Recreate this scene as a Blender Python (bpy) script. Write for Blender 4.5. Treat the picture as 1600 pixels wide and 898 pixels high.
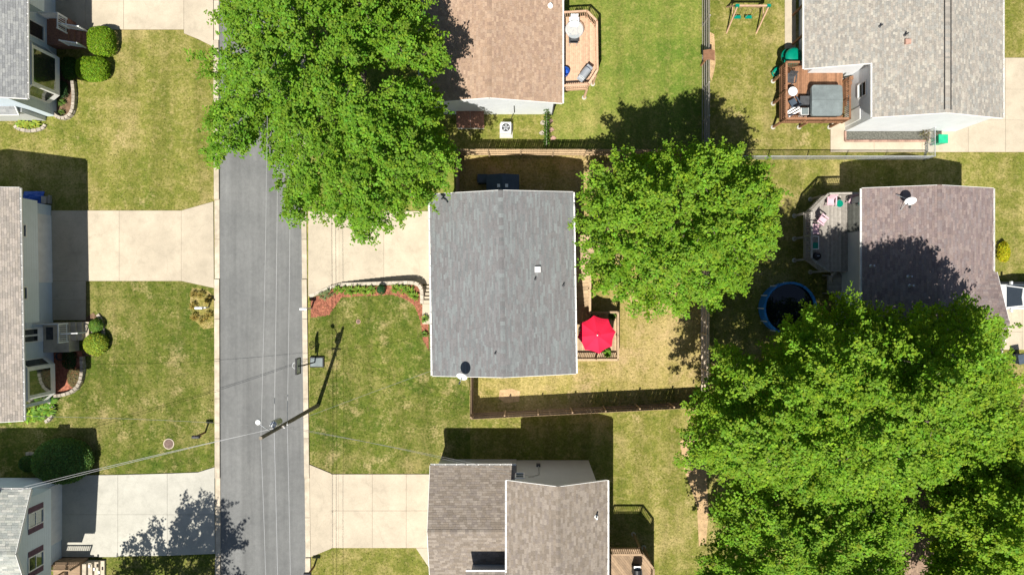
import bpy, math, random
import numpy as np
from mathutils import Vector, Matrix, Euler
from mathutils.geometry import tessellate_polygon

random.seed(7)
rng = np.random.default_rng(7)
sc = bpy.context.scene
for o in list(bpy.data.objects):
    bpy.data.objects.remove(o)
col = sc.collection

# ------------------------------------------------------------------ camera, sky, sun, exposure
S = 21.3333          # photo pixels per metre on the ground
H = 45.0             # camera height
NX, NY = 820.0, 449.0  # photo pixel straight below the camera
cam_d = bpy.data.cameras.new('camera')
cam = bpy.data.objects.new('camera', cam_d)
col.objects.link(cam)
cam.location = (0, 0, H)
cam.rotation_euler = (0, 0, 0)
cam_d.sensor_fit = 'HORIZONTAL'
cam_d.sensor_width = 36.0
cam_d.lens = 36.0 * (S * H) / 1600.0
cam_d.shift_x = -(NX - 800.0) / 1600.0
cam_d.clip_end = 2000.0
sc.camera = cam

KX, KY = 4.2 / S, 12.7 / S         # shadow metres per metre of height (east, north)
elev = math.atan(1.0 / math.hypot(KX, KY))
sun_dir = Vector((-KX, -KY, 1.0)).normalized()   # towards the sun
wd = bpy.data.worlds.new('World')
sc.world = wd
wd.use_nodes = True
nt = wd.node_tree
bg = nt.nodes['Background']
sky = nt.nodes.new('ShaderNodeTexSky')
sky.sky_type = 'NISHITA'
sky.sun_disc = False
sky.sun_elevation = elev
sky.sun_rotation = math.atan2(sun_dir.x, sun_dir.y)
nt.links.new(sky.outputs[0], bg.inputs[0])
bg.inputs[1].default_value = 0.05
sd = bpy.data.lights.new('sun', 'SUN')
sd.energy = 5.0
sd.angle = math.radians(0.53)
sd.color = (1.0, 0.955, 0.88)
sun = bpy.data.objects.new('sun', sd)
col.objects.link(sun)
sun.location = (0, 0, 40)
sun.rotation_euler = sun_dir.to_track_quat('Z', 'Y').to_euler()
sc.view_settings.view_transform = 'Standard'
sc.view_settings.look = 'None'
sc.view_settings.exposure = 0.66
sc.view_settings.gamma = 1.0

def P(px, py, z=0.0):
    """photo pixel seen at height z -> world point"""
    k = (1 - z / H) / S
    return Vector(((px - NX) * k, (NY - py) * k, z))

def G(px, py, z=0.0):
    """plan position given in ground pixels, lifted to height z"""
    return Vector(((px - NX) / S, (NY - py) / S, z))

# ------------------------------------------------------------------ materials
def new_mat(name):
    m = bpy.data.materials.new(name)
    m.use_nodes = True
    n = m.node_tree
    return m, n, n.nodes['Principled BSDF']

def N(n, typ, **kw):
    d = n.nodes.new(typ)
    for k, v in kw.items():
        setattr(d, k, v)
    return d

def noise(n, vec, scale, detail=3, rough=0.55):
    d = N(n, 'ShaderNodeTexNoise')
    d.inputs['Scale'].default_value = scale
    d.inputs['Detail'].default_value = detail
    d.inputs['Roughness'].default_value = rough
    n.links.new(vec, d.inputs['Vector'])
    return d.outputs['Fac']

def ramp(n, fac, stops):
    d = N(n, 'ShaderNodeValToRGB')
    e = d.color_ramp.elements
    while len(e) < len(stops):
        e.new(0.5)
    for i, (p, c) in enumerate(stops):
        e[i].position = p
        e[i].color = (c, c, c, 1) if isinstance(c, (int, float)) else (*c, 1)
    n.links.new(fac, d.inputs[0])
    return d.outputs[0]

def mix(n, fac, a, b, blend='MIX'):
    d = N(n, 'ShaderNodeMix', data_type='RGBA', blend_type=blend)
    for sock, v in ((d.inputs[0], fac), (d.inputs[6], a), (d.inputs[7], b)):
        if isinstance(v, bpy.types.NodeSocket):
            n.links.new(v, sock)
        elif isinstance(v, (int, float)):
            sock.default_value = v
        else:
            sock.default_value = (*v, 1)
    return d.outputs[2]

def bump(n, p, h, strength, dist=0.02):
    b = N(n, 'ShaderNodeBump')
    b.inputs['Strength'].default_value = strength
    b.inputs['Distance'].default_value = dist
    n.links.new(h, b.inputs['Height'])
    n.links.new(b.outputs[0], p.inputs['Normal'])

def pos(n):
    return N(n, 'ShaderNodeNewGeometry').outputs['Position']

def obj_random(n):
    return N(n, 'ShaderNodeObjectInfo').outputs['Random']

def surf(name, c, var=0.25, scale=3.0, rough=0.8, bmp=0.2, fine=25.0, metal=0.0, rnd=0.0, stain=None, spec=0.3):
    """plain weathered surface: colour, broad + fine mottling, per-object variation"""
    m, n, p = new_mat(name)
    ps = pos(n)
    f1 = noise(n, ps, scale, 4, 0.6)
    f2 = noise(n, ps, fine, 3, 0.6)
    lo = tuple(x * (1 - var) for x in c)
    hi = tuple(min(1, x * (1 + var)) for x in c)
    a = mix(n, ramp(n, f1, [(0.3, 0.0), (0.7, 1.0)]), lo, hi)
    g = ramp(n, f2, [(0.25, 1 - var * 0.8), (0.75, 1 + var * 0.4)])
    a = mix(n, 1.0, a, g, 'MULTIPLY')
    if rnd:
        r = ramp(n, obj_random(n), [(0.0, 1 - rnd), (1.0, 1.0)])
        a = mix(n, 1.0, a, r, 'MULTIPLY')
    if stain:
        f3 = noise(n, ps, 0.45, 5, 0.65)
        a = mix(n, ramp(n, f3, [(0.5, 0.0), (0.72, 0.75)]), a, stain)
    n.links.new(a, p.inputs['Base Color'])
    p.inputs['Roughness'].default_value = rough
    p.inputs['Metallic'].default_value = metal
    p.inputs['Specular IOR Level'].default_value = spec
    if bmp:
        bump(n, p, f2, bmp)
    return m

def grass_mat(name, lush, mid, dry, soil, d0, d1, soilamt=0.72, off=0.0, streak=0.0):
    m, n, p = new_mat(name)
    ps = pos(n)
    mp = N(n, 'ShaderNodeMapping')
    mp.inputs['Location'].default_value = (off, off * 0.7, 0)
    n.links.new(ps, mp.inputs[0])
    v = mp.outputs[0]
    big = noise(n, v, 0.16, 4, 0.62)
    med = noise(n, v, 0.75, 5, 0.66)
    fin = noise(n, v, 7.0, 4, 0.7)
    vf = noise(n, v, 30.0, 2, 0.6)
    s1 = N(n, 'ShaderNodeMath', operation='MULTIPLY_ADD')
    n.links.new(big, s1.inputs[0]); s1.inputs[1].default_value = 0.55
    s2 = N(n, 'ShaderNodeMath', operation='MULTIPLY_ADD')
    n.links.new(med, s2.inputs[0]); s2.inputs[1].default_value = 0.45
    s2.inputs[2].default_value = 0.0
    n.links.new(s2.outputs[0], s1.inputs[2])
    s3 = N(n, 'ShaderNodeMath', operation='MULTIPLY_ADD')
    n.links.new(fin, s3.inputs[0]); s3.inputs[1].default_value = 0.22
    n.links.new(s1.outputs[0], s3.inputs[2])
    c = ramp(n, s3.outputs[0], [(d0, lush), ((d0 + d1) / 2, mid), (d1, dry)])
    sp = noise(n, v, 2.3, 5, 0.72)
    c = mix(n, ramp(n, sp, [(0.50, 0.0), (0.70, 0.75)]), c, dry)
    sp2 = noise(n, v, 3.7, 4, 0.7)
    c = mix(n, ramp(n, sp2, [(0.52, 0.0), (0.70, 0.7)]), c, tuple(x * 0.8 for x in lush))
    sf = N(n, 'ShaderNodeMath', operation='MULTIPLY_ADD')
    n.links.new(fin, sf.inputs[0]); sf.inputs[1].default_value = 0.35
    n.links.new(noise(n, v, 0.5, 6, 0.7), sf.inputs[2])
    c = mix(n, ramp(n, sf.outputs[0], [(soilamt, 0.0), (soilamt + 0.15, 0.8)]), c, soil)
    c = mix(n, 1.0, c, ramp(n, fin, [(0.25, 0.66), (0.75, 1.24)]), 'MULTIPLY')
    c = mix(n, 1.0, c, ramp(n, vf, [(0.25, 0.7), (0.75, 1.22)]), 'MULTIPLY')
    # faint mower passes up and down the lots
    mp2 = N(n, 'ShaderNodeMapping'); mp2.inputs['Scale'].default_value = (1.1, 0.05, 1)
    n.links.new(ps, mp2.inputs[0])
    c = mix(n, 1.0, c, ramp(n, noise(n, mp2.outputs[0], 1.0, 2, 0.5), [(0.35, 0.88), (0.65, 1.1)]), 'MULTIPLY')
    n.links.new(c, p.inputs['Base Color'])
    p.inputs['Roughness'].default_value = 0.9
    p.inputs['Specular IOR Level'].default_value = 0.1
    bump(n, p, fin, 0.7, 0.05)
    return m

def attr_mat(name, rough=0.85, trans=0.0, grain=18.0, gv=0.25, spec=0.25, wear=None):
    """colour from the mesh's own colour attribute (one value per shingle / leaf), with grain"""
    m, n, p = new_mat(name)
    a = N(n, 'ShaderNodeAttribute', attribute_name='Col').outputs['Color']
    if gv:
        f = noise(n, pos(n), grain, 3, 0.6)
        a = mix(n, 1.0, a, ramp(n, f, [(0.3, 1 - gv), (0.7, 1 + gv)]), 'MULTIPLY')
    if wear:
        f = noise(n, pos(n), 0.5, 5, 0.65)
        a = mix(n, ramp(n, f, [(0.42, 0.0), (0.72, 0.45)]), a, wear)
    n.links.new(a, p.inputs['Base Color'])
    p.inputs['Roughness'].default_value = rough
    p.inputs['Specular IOR Level'].default_value = spec
    if trans:
        t = N(n, 'ShaderNodeBsdfTranslucent')
        n.links.new(mix(n, 1.0, a, (1.25, 1.35, 0.5), 'MULTIPLY'), t.inputs[0])
        ms = N(n, 'ShaderNodeMixShader')
        ms.inputs[0].default_value = trans
        out = n.nodes['Material Output']
        n.links.new(p.outputs[0], ms.inputs[1])
        n.links.new(t.outputs[0], ms.inputs[2])
        n.links.new(ms.outputs[0], out.inputs[0])
    return m

def wood_mat(name, c, var=0.3, rnd=0.3, rough=0.75):
    m, n, p = new_mat(name)
    tc = N(n, 'ShaderNodeTexCoord').outputs['Object']
    ps = pos(n)
    mp = N(n, 'ShaderNodeMapping')
    mp.inputs['Scale'].default_value = (1.0, 9.0, 9.0)
    n.links.new(tc, mp.inputs[0])
    f = noise(n, mp.outputs[0], 1.6, 4, 0.65)
    f2 = noise(n, ps, 5.0, 4, 0.6)
    a = mix(n, f, tuple(x * (1 - var) for x in c), tuple(min(1, x * (1 + var)) for x in c))
    a = mix(n, 1.0, a, ramp(n, f2, [(0.3, 0.78), (0.7, 1.12)]), 'MULTIPLY')
    a = mix(n, 1.0, a, ramp(n, obj_random(n), [(0.0, 1 - rnd), (1.0, 1.05)]), 'MULTIPLY')
    n.links.new(a, p.inputs['Base Color'])
    p.inputs['Roughness'].default_value = rough
    p.inputs['Specular IOR Level'].default_value = 0.25
    bump(n, p, f, 0.25, 0.01)
    return m

def siding_mat(name, c, pitch=0.2):
    m, n, p = new_mat(name)
    ps = pos(n)
    sx = N(n, 'ShaderNodeSeparateXYZ'); n.links.new(ps, sx.inputs[0])
    d = N(n, 'ShaderNodeMath', operation='DIVIDE'); n.links.new(sx.outputs[2], d.inputs[0]); d.inputs[1].default_value = pitch
    fr = N(n, 'ShaderNodeMath', operation='FRACT'); n.links.new(d.outputs[0], fr.inputs[0])
    f1 = noise(n, ps, 1.2, 5, 0.65)
    a = mix(n, ramp(n, f1, [(0.3, 0.0), (0.75, 1.0)]), c, tuple(x * 0.88 for x in c))
    a = mix(n, 1.0, a, ramp(n, fr.outputs[0], [(0.0, 0.75), (0.06, 1.0)]), 'MULTIPLY')
    n.links.new(a, p.inputs['Base Color'])
    p.inputs['Roughness'].default_value = 0.6
    bump(n, p, fr.outputs[0], 0.6, 0.02)
    return m

def glossy(name, c, rough=0.1, metal=0.0, spec=0.5):
    m, n, p = new_mat(name)
    f = noise(n, pos(n), 6.0, 3, 0.6)
    a = mix(n, f, tuple(x * 0.85 for x in c), tuple(min(1, x * 1.15) for x in c))
    n.links.new(a, p.inputs['Base Color'])
    n.links.new(ramp(n, f, [(0.3, rough * 0.8), (0.7, rough * 1.3)]), p.inputs['Roughness'])
    p.inputs['Metallic'].default_value = metal
    p.inputs['Specular IOR Level'].default_value = spec
    return m

def asphalt_mat():
    m, n, p = new_mat('asphalt')
    ps = pos(n)
    mp = N(n, 'ShaderNodeMapping'); mp.inputs['Scale'].default_value = (1.4, 0.05, 1)
    n.links.new(ps, mp.inputs[0])
    streak = noise(n, mp.outputs[0], 1.0, 4, 0.6)
    big = noise(n, ps, 0.25, 5, 0.65)
    fin = noise(n, ps, 45.0, 2, 0.7)
    med = noise(n, ps, 3.0, 5, 0.7)
    a = ramp(n, big, [(0.3, (0.132, 0.135, 0.132)), (0.7, (0.185, 0.187, 0.18))])
    a = mix(n, 1.0, a, ramp(n, streak, [(0.3, 0.80), (0.7, 1.14)]), 'MULTIPLY')
    a = mix(n, 1.0, a, ramp(n, med, [(0.25, 0.86), (0.75, 1.1)]), 'MULTIPLY')
    a = mix(n, 1.0, a, ramp(n, fin, [(0.25, 0.8), (0.75, 1.2)]), 'MULTIPLY')
    # hairline cracks
    vo = N(n, 'ShaderNodeTexVoronoi', feature='DISTANCE_TO_EDGE'); vo.inputs['Scale'].default_value = 0.16
    wv = N(n, 'ShaderNodeVectorMath', operation='ADD')
    wn = N(n, 'ShaderNodeTexNoise'); wn.inputs['Scale'].default_value = 0.8; wn.inputs['Detail'].default_value = 5
    n.links.new(ps, wn.inputs['Vector'])
    n.links.new(ps, wv.inputs[0]); n.links.new(wn.outputs['Color'], wv.inputs[1])
    n.links.new(wv.outputs[0], vo.inputs['Vector'])
    a = mix(n, ramp(n, vo.outputs['Distance'], [(0.0, 0.12), (0.005, 0.0)]), a, (0.06, 0.06, 0.06))
    n.links.new(a, p.inputs['Base Color'])
    p.inputs['Roughness'].default_value = 0.9
    p.inputs['Specular IOR Level'].default_value = 0.2
    bump(n, p, fin, 0.25, 0.01)
    return m

def concrete_mat(name, c, crack=0.16):
    m, n, p = new_mat(name)
    ps = pos(n)
    big = noise(n, ps, 0.5, 5, 0.65)
    fin = noise(n, ps, 22.0, 3, 0.65)
    a = mix(n, ramp(n, big, [(0.3, 0.0), (0.7, 1.0)]), tuple(x * 0.84 for x in c), tuple(min(1, x * 1.1) for x in c))
    a = mix(n, 1.0, a, ramp(n, fin, [(0.25, 0.87), (0.75, 1.08)]), 'MULTIPLY')
    a = mix(n, 1.0, a, ramp(n, obj_random(n), [(0.0, 0.93), (1.0, 1.04)]), 'MULTIPLY')
    f3 = noise(n, ps, 1.3, 6, 0.7)
    a = mix(n, ramp(n, f3, [(0.52, 0.0), (0.75, 0.5)]), a, tuple(x * 0.6 for x in c))
    vo = N(n, 'ShaderNodeTexVoronoi', feature='DISTANCE_TO_EDGE'); vo.inputs['Scale'].default_value = 0.21
    wv = N(n, 'ShaderNodeVectorMath', operation='ADD')
    wn = N(n, 'ShaderNodeTexNoise'); wn.inputs['Scale'].default_value = 0.7; wn.inputs['Detail'].default_value = 6
    n.links.new(ps, wn.inputs['Vector'])
    n.links.new(ps, wv.inputs[0]); n.links.new(wn.outputs['Color'], wv.inputs[1])
    n.links.new(wv.outputs[0], vo.inputs['Vector'])
    a = mix(n, ramp(n, vo.outputs['Distance'], [(0.0, crack), (0.005, 0.0)]), a, tuple(x * 0.3 for x in c))
    n.links.new(a, p.inputs['Base Color'])
    p.inputs['Roughness'].default_value = 0.85
    p.inputs['Specular IOR Level'].default_value = 0.2
    bump(n, p, fin, 0.15, 0.01)
    return m

M = {}
M['grass_a'] = grass_mat('grass_yellow_green', (0.098, 0.130, 0.016), (0.182, 0.182, 0.038), (0.35, 0.285, 0.115), (0.43, 0.33, 0.17), 0.46, 0.75, 0.78, 3.0)
M['grass_b'] = grass_mat('grass_green', (0.052, 0.092, 0.010), (0.108, 0.130, 0.020), (0.26, 0.222, 0.080), (0.38, 0.30, 0.14), 0.46, 0.77, 0.72, 17.0)
M['grass_c'] = grass_mat('grass_lush', (0.105, 0.165, 0.022), (0.175, 0.205, 0.038), (0.32, 0.28, 0.09), (0.42, 0.33, 0.16), 0.50, 0.80, 0.81, 41.0)
M['grass_dry'] = grass_mat('grass_parched', (0.13, 0.14, 0.020), (0.28, 0.235, 0.070), (0.40, 0.31, 0.13), (0.43, 0.31, 0.16), 0.47, 0.71, 0.68, 63.0)
M['asphalt'] = asphalt_mat()
M['conc_tan'] = concrete_mat('concrete_tan', (0.475, 0.41, 0.31))
M['conc_pale'] = concrete_mat('concrete_pale', (0.45, 0.435, 0.375), 0.1)
M['conc_kerb'] = surf('concrete_kerb', (0.52, 0.45, 0.345), 0.22, 1.5, 0.85, 0.2, rnd=0.15, stain=(0.3, 0.25, 0.17))
M['mulch'] = surf('red_mulch', (0.33, 0.125, 0.075), 0.45, 5.0, 0.95, 0.8, 40.0)
M['soil'] = surf('brown_soil', (0.16, 0.10, 0.06), 0.45, 4.0, 0.95, 0.6, 30.0)
M['gravel'] = surf('dark_gravel', (0.12, 0.12, 0.10), 0.5, 9.0, 0.95, 0.8, 60.0)
M['block'] = surf('edging_block', (0.42, 0.37, 0.30), 0.25, 6.0, 0.9, 0.4, rnd=0.3)
M['wall_block'] = surf('retaining_block', (0.52, 0.46, 0.37), 0.25, 6.0, 0.9, 0.4, rnd=0.2)
M['sid_white'] = siding_mat('white_siding', (0.74, 0.77, 0.79))
M['sid_gray'] = siding_mat('grey_siding', (0.50, 0.51, 0.50))
M['sid_skylit'] = siding_mat('white_siding_skylit_tint', (0.62, 0.71, 0.78))  # white siding of the left houses, blue skylit shade put into its colour
M['sid_cream'] = siding_mat('cream_siding', (0.70, 0.71, 0.69))
M['trim'] = surf('white_trim', (0.80, 0.79, 0.76), 0.08, 2.0, 0.5, 0.0)
M['gutter'] = surf('white_gutter', (0.78, 0.77, 0.74), 0.12, 2.0, 0.45, 0.0)
M['pane'] = glossy('window_glass', (0.20, 0.23, 0.23), 0.06, 0.9, 0.8)
M['deckroof'] = surf('roof_underlay', (0.07, 0.065, 0.06), 0.2, 2.0)
M['shingle'] = attr_mat('shingle', 0.92, 0.0, 20.0, 0.22, 0.15)
M['leaf'] = attr_mat('leaf', 0.6, 0.4, 3.0, 0.0, 0.2)
M['bark'] = surf('bark', (0.16, 0.13, 0.10), 0.35, 5.0, 0.95, 0.8, 14.0)
M['wood_tan'] = wood_mat('fence_wood_tan', (0.47, 0.34, 0.205), 0.25, 0.3)
M['wood_pale'] = wood_mat('sun_bleached_wood', (0.60, 0.50, 0.38), 0.2, 0.25)
M['wood_gray'] = wood_mat('weathered_wood', (0.36, 0.33, 0.29), 0.25, 0.35)
M['wood_brown'] = wood_mat('stained_wood', (0.30, 0.155, 0.085), 0.3, 0.35)
M['wood_cedar'] = wood_mat('cedar_deck', (0.58, 0.38, 0.25), 0.22, 0.22)
M['wood_walnut'] = wood_mat('aged_deck', (0.36, 0.25, 0.155), 0.3, 0.35)
M['wood_dark'] = wood_mat('dark_fence_wood', (0.22, 0.145, 0.09), 0.3, 0.35)
M['pole'] = wood_mat('utility_pole_wood', (0.20, 0.17, 0.13), 0.3, 0.0)
M['metal'] = surf('galvanised_metal', (0.52, 0.54, 0.55), 0.15, 3.0, 0.4, 0.0, metal=0.6)
M['wire'] = surf('aluminium_wire', (0.50, 0.50, 0.50), 0.1, 3.0, 0.4, 0.0, metal=0.3)
M['wire_dark'] = surf('weathered_cable', (0.20, 0.20, 0.19), 0.2, 3.0, 0.6, 0.0)
M['black'] = surf('black_plastic', (0.018, 0.018, 0.02), 0.3, 4.0, 0.5, 0.0)
M['darkgrey'] = surf('dark_grey', (0.06, 0.062, 0.066), 0.3, 4.0, 0.6, 0.0)
M['white'] = surf('white_plastic', (0.78, 0.78, 0.76), 0.1, 4.0, 0.4, 0.0)
M['red'] = surf('red_canvas', (0.72, 0.012, 0.055), 0.08, 1.5, 0.8, 0.15, 60.0, rnd=0.12)
M['maroon'] = surf('maroon_shutter', (0.13, 0.03, 0.05), 0.2, 4.0, 0.6, 0.1)
M['plum'] = surf('plum_shutter', (0.14, 0.075, 0.105), 0.2, 4.0, 0.6, 0.1)
M['green_pl'] = surf('green_plastic', (0.0, 0.20, 0.13), 0.15, 2.0, 0.35, 0.0)
M['green_bin'] = surf('green_bin_plastic', (0.02, 0.38, 0.20), 0.12, 3.0, 0.4, 0.0)
M['spa'] = surf('grey_vinyl', (0.17, 0.20, 0.20), 0.18, 1.6, 0.6, 0.25, 12.0)
M['blue'] = surf('blue_plastic', (0.02, 0.09, 0.42), 0.2, 4.0, 0.5, 0.1)
M['pool_blue'] = surf('pool_wall_blue', (0.03, 0.20, 0.50), 0.25, 1.4, 0.4, 0.0)
M['navy'] = surf('navy_shed', (0.055, 0.075, 0.10), 0.15, 3.0, 0.6, 0.1)
M['pink'] = surf('pink_plastic', (0.60, 0.40, 0.45), 0.12, 3.0, 0.5, 0.0)
M['brick'] = surf('red_brown_brick', (0.30, 0.15, 0.10), 0.3, 9.0, 0.9, 0.4)
M['paver'] = surf('paver', (0.42, 0.26, 0.20), 0.25, 6.0, 0.9, 0.3, rnd=0.35)
M['carpaint'] = glossy('white_car_paint', (0.75, 0.76, 0.76), 0.12, 0, 0.6)
M['tyre'] = surf('tyre_rubber', (0.015, 0.015, 0.015), 0.3, 6.0, 0.85)
M['iron'] = surf('rusty_iron', (0.15, 0.10, 0.08), 0.3, 8.0, 0.7, 0.3)
M['water'] = glossy('dark_pool_water', (0.004, 0.007, 0.012), 0.03, 0, 0.5)
m_, n_, p_ = new_mat('table_glass')
p_.inputs['Base Color'].default_value = (0.75, 0.8, 0.8, 1); p_.inputs['Roughness'].default_value = 0.05
p_.inputs['Alpha'].default_value = 0.28
M['glass'] = m_
M['clay'] = surf('bare_clay', (0.44, 0.30, 0.16), 0.25, 3.0, 0.95, 0.4)

# ------------------------------------------------------------------ mesh helpers
class MB:
    def __init__(s):
        s.v = []; s.f = []; s.c = []
    def poly(s, pts, c=None):
        i = len(s.v); s.v += [tuple(p) for p in pts]
        s.f.append(tuple(range(i, i + len(pts)))); s.c.append(c)
    def box(s, c, d, rz=0.0, colr=None):
        hx, hy, hz = d[0] / 2, d[1] / 2, d[2] / 2
        cs, sn = math.cos(rz), math.sin(rz)
        i = len(s.v)
        for z in (-hz, hz):
            for x, y in ((-hx, -hy), (hx, -hy), (hx, hy), (-hx, hy)):
                s.v.append((c[0] + x * cs - y * sn, c[1] + x * sn + y * cs, c[2] + z))
        for f in ((3, 2, 1, 0), (4, 5, 6, 7), (0, 1, 5, 4), (1, 2, 6, 5), (2, 3, 7, 6), (3, 0, 4, 7)):
            s.f.append(tuple(i + k for k in f)); s.c.append(colr)
        return s
    def prism(s, pts, z0, z1, colr=None):
        """pts: xy polygon; z0/z1 numbers or per-vertex lists"""
        n = len(pts); i = len(s.v)
        a = sum(pts[k][0] * pts[(k + 1) % n][1] - pts[(k + 1) % n][0] * pts[k][1] for k in range(n))
        idx = list(range(n)) if a > 0 else list(range(n - 1, -1, -1))
        zz0 = z0 if isinstance(z0, (list, tuple)) else [z0] * n
        zz1 = z1 if isinstance(z1, (list, tuple)) else [z1] * n
        for k in idx: s.v.append((pts[k][0], pts[k][1], zz0[k]))
        for k in idx: s.v.append((pts[k][0], pts[k][1], zz1[k]))
        s.f.append(tuple(i + k for k in range(n - 1, -1, -1))); s.c.append(colr)
        s.f.append(tuple(i + n + k for k in range(n))); s.c.append(colr)
        for k in range(n):
            s.f.append((i + k, i + (k + 1) % n, i + n + (k + 1) % n, i + n + k)); s.c.append(colr)
        return s
    def bar(s, p0, p1, w, h, colr=None):
        p0 = Vector(p0); p1 = Vector(p1); d = p1 - p0; L = d.length
        if L < 1e-6: return s
        x = d / L
        up = Vector((0, 0, 1)) if abs(x.z) < 0.95 else Vector((0, 1, 0))
        y = up.cross(x).normalized(); z = x.cross(y)
        i = len(s.v)
        for q in (p0, p1):
            for a, b in ((-1, -1), (1, -1), (1, 1), (-1, 1)):
                s.v.append(tuple(q + y * (a * w / 2) + z * (b * h / 2)))
        for f in ((3, 2, 1, 0), (4, 5, 6, 7), (0, 1, 5, 4), (1, 2, 6, 5), (2, 3, 7, 6), (3, 0, 4, 7)):
            s.f.append(tuple(i + k for k in f)); s.c.append(colr)
        return s
    def tube(s, pts, r, n=8, cap=True, colr=None):
        pts = [Vector(p) for p in pts]
        rs = r if isinstance(r, (list, tuple)) else [r] * len(pts)
        i = len(s.v); prev = None
        for k, p in enumerate(pts):
            d = (pts[min(k + 1, len(pts) - 1)] - pts[max(k - 1, 0)])
            d = d.normalized() if d.length > 1e-9 else Vector((0, 0, 1))
            up = Vector((0, 0, 1)) if abs(d.z) < 0.9 else Vector((1, 0, 0))
            y = up.cross(d).normalized() if prev is None else (prev - d * prev.dot(d)).normalized()
            prev = y; z = d.cross(y)
            for a in range(n):
                t = 2 * math.pi * a / n
                s.v.append(tuple(p + (y * math.cos(t) + z * math.sin(t)) * rs[k]))
        for k in range(len(pts) - 1):
            for a in range(n):
                b = (a + 1) % n
                s.f.append((i + k * n + a, i + k * n + b, i + (k + 1) * n + b, i + (k + 1) * n + a)); s.c.append(colr)
        if cap:
            s.f.append(tuple(i + a for a in range(n - 1, -1, -1))); s.c.append(colr)
            e = i + (len(pts) - 1) * n
            s.f.append(tuple(e + a for a in range(n))); s.c.append(colr)
        return s
    def lathe(s, c, prof, n=16, colr=None):
        i = len(s.v)
        for r, z in prof:
            for a in range(n):
                t = 2 * math.pi * a / n
                s.v.append((c[0] + r * math.cos(t), c[1] + r * math.sin(t), c[2] + z))
        for k in range(len(prof) - 1):
            for a in range(n):
                b = (a + 1) % n
                s.f.append((i + k * n + a, i + k * n + b, i + (k + 1) * n + b, i + (k + 1) * n + a)); s.c.append(colr)
        s.f.append(tuple(i + a for a in range(n - 1, -1, -1))); s.c.append(colr)
        e = i + (len(prof) - 1) * n
        s.f.append(tuple(e + a for a in range(n))); s.c.append(colr)
        return s
    def mesh(s, name, mat, smooth=False):
        me = bpy.data.meshes.new(name)
        me.from_pydata(s.v, [], s.f)
        me.materials.append(mat)
        if any(c is not None for c in s.c):
            at = me.color_attributes.new('Col', 'FLOAT_COLOR', 'CORNER')
            arr = []
            for f, c in zip(s.f, s.c):
                c = c or (0.2, 0.2, 0.2)
                arr += [c[0], c[1], c[2], 1.0] * len(f)
            at.data.foreach_set('color', arr)
        if smooth:
            me.polygons.foreach_set('use_smooth', [True] * len(me.polygons))
        me.update()
        return me

ROOTM = {}
def root_inv(parent):
    o = parent
    while o.parent is not None: o = o.parent
    return ROOTM.get(o.name, Matrix.Identity(4))

def thing(name, label, cat, loc=(0, 0, 0), rz=0.0, group=None, kind=None):
    o = bpy.data.objects.new(name, None)
    o.empty_display_size = 0.2
    col.objects.link(o)
    o.location = loc; o.rotation_euler = (0, 0, rz)
    ROOTM[o.name] = (Matrix.Translation(Vector(loc)) @ Matrix.Rotation(rz, 4, 'Z')).inverted()
    tag(o, label, cat, group, kind)
    return o

def tag(o, label=None, cat=None, group=None, kind=None):
    if label: o['label'] = label
    if cat: o['category'] = cat
    if group: o['group'] = group
    if kind: o['kind'] = kind
    return o

def part(name, mb, mat, parent=None, local=False, smooth=False, kind=None, label=None):
    """one mesh object; world coordinates unless local"""
    if parent is not None and not local:
        inv = root_inv(parent)
        mb.v = [tuple(inv @ Vector(p)) for p in mb.v]
    me = mb.mesh(name, M[mat] if isinstance(mat, str) else mat, smooth)
    o = bpy.data.objects.new(name, me)
    col.objects.link(o)
    if parent is not None: o.parent = parent
    if kind: o['kind'] = kind
    if label: o['label'] = label
    return o

def struct(name, mb, mat, smooth=False):
    return part(name, mb, mat, None, smooth=smooth, kind='structure')

UNIT = {}
def unit(mat, name='piece', shape='box'):
    k = (mat, shape)
    if k not in UNIT:
        b = MB()
        if shape == 'box':
            b.box((0, 0, 0), (1, 1, 1))
        elif shape == 'block':      # box with worn top edges
            e = 0.06
            for z, q in ((-0.5, 0.5), (0.5 - 0.14, 0.5), (0.5, 0.5 - e)):
                for x, y in ((-1, -1), (1, -1), (1, 1), (-1, 1)): b.v.append((x * q, y * q, z))
            b.f.append((3, 2, 1, 0)); b.f.append((8, 9, 10, 11)); b.c += [None, None]
            for r in (0, 4):
                for a in range(4):
                    b.f.append((r + a, r + (a + 1) % 4, r + 4 + (a + 1) % 4, r + 4 + a)); b.c.append(None)
        UNIT[k] = b.mesh(name, M[mat])
    return UNIT[k]

def piece(name, mat, parent, p0, p1, w, h, local=False, shape='box', roll=0.0):
    """a board / post / bar from p0 to p1, sharing one unit mesh per material"""
    p0 = Vector(p0); p1 = Vector(p1); d = p1 - p0; L = d.length
    x = d / L
    up = Vector((0, 0, 1)) if abs(x.z) < 0.95 else Vector((0, 1, 0))
    y = up.cross(x).normalized(); z = x.cross(y)
    R = Matrix((x, y, z)).transposed().to_4x4()
    m = Matrix.Translation((p0 + p1) / 2) @ R @ Matrix.Rotation(roll, 4, 'X') @ Matrix.Diagonal((L, w, h, 1))
    if parent is not None and not local: m = root_inv(parent) @ m
    o = bpy.data.objects.new(name, unit(mat, name, shape))
    col.objects.link(o)
    o.parent = parent
    o.matrix_basis = m
    return o

def pblock(name, mat, parent, c, d, rz=0.0, local=False, shape='box'):
    """axis box piece: centre, size, turn"""
    m = Matrix.Translation(Vector(c)) @ Matrix.Rotation(rz, 4, 'Z') @ Matrix.Diagonal((d[0], d[1], d[2], 1))
    if parent is not None and not local: m = root_inv(parent) @ m
    o = bpy.data.objects.new(name, unit(mat, name, shape))
    col.objects.link(o); o.parent = parent; o.matrix_basis = m
    return o

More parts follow.
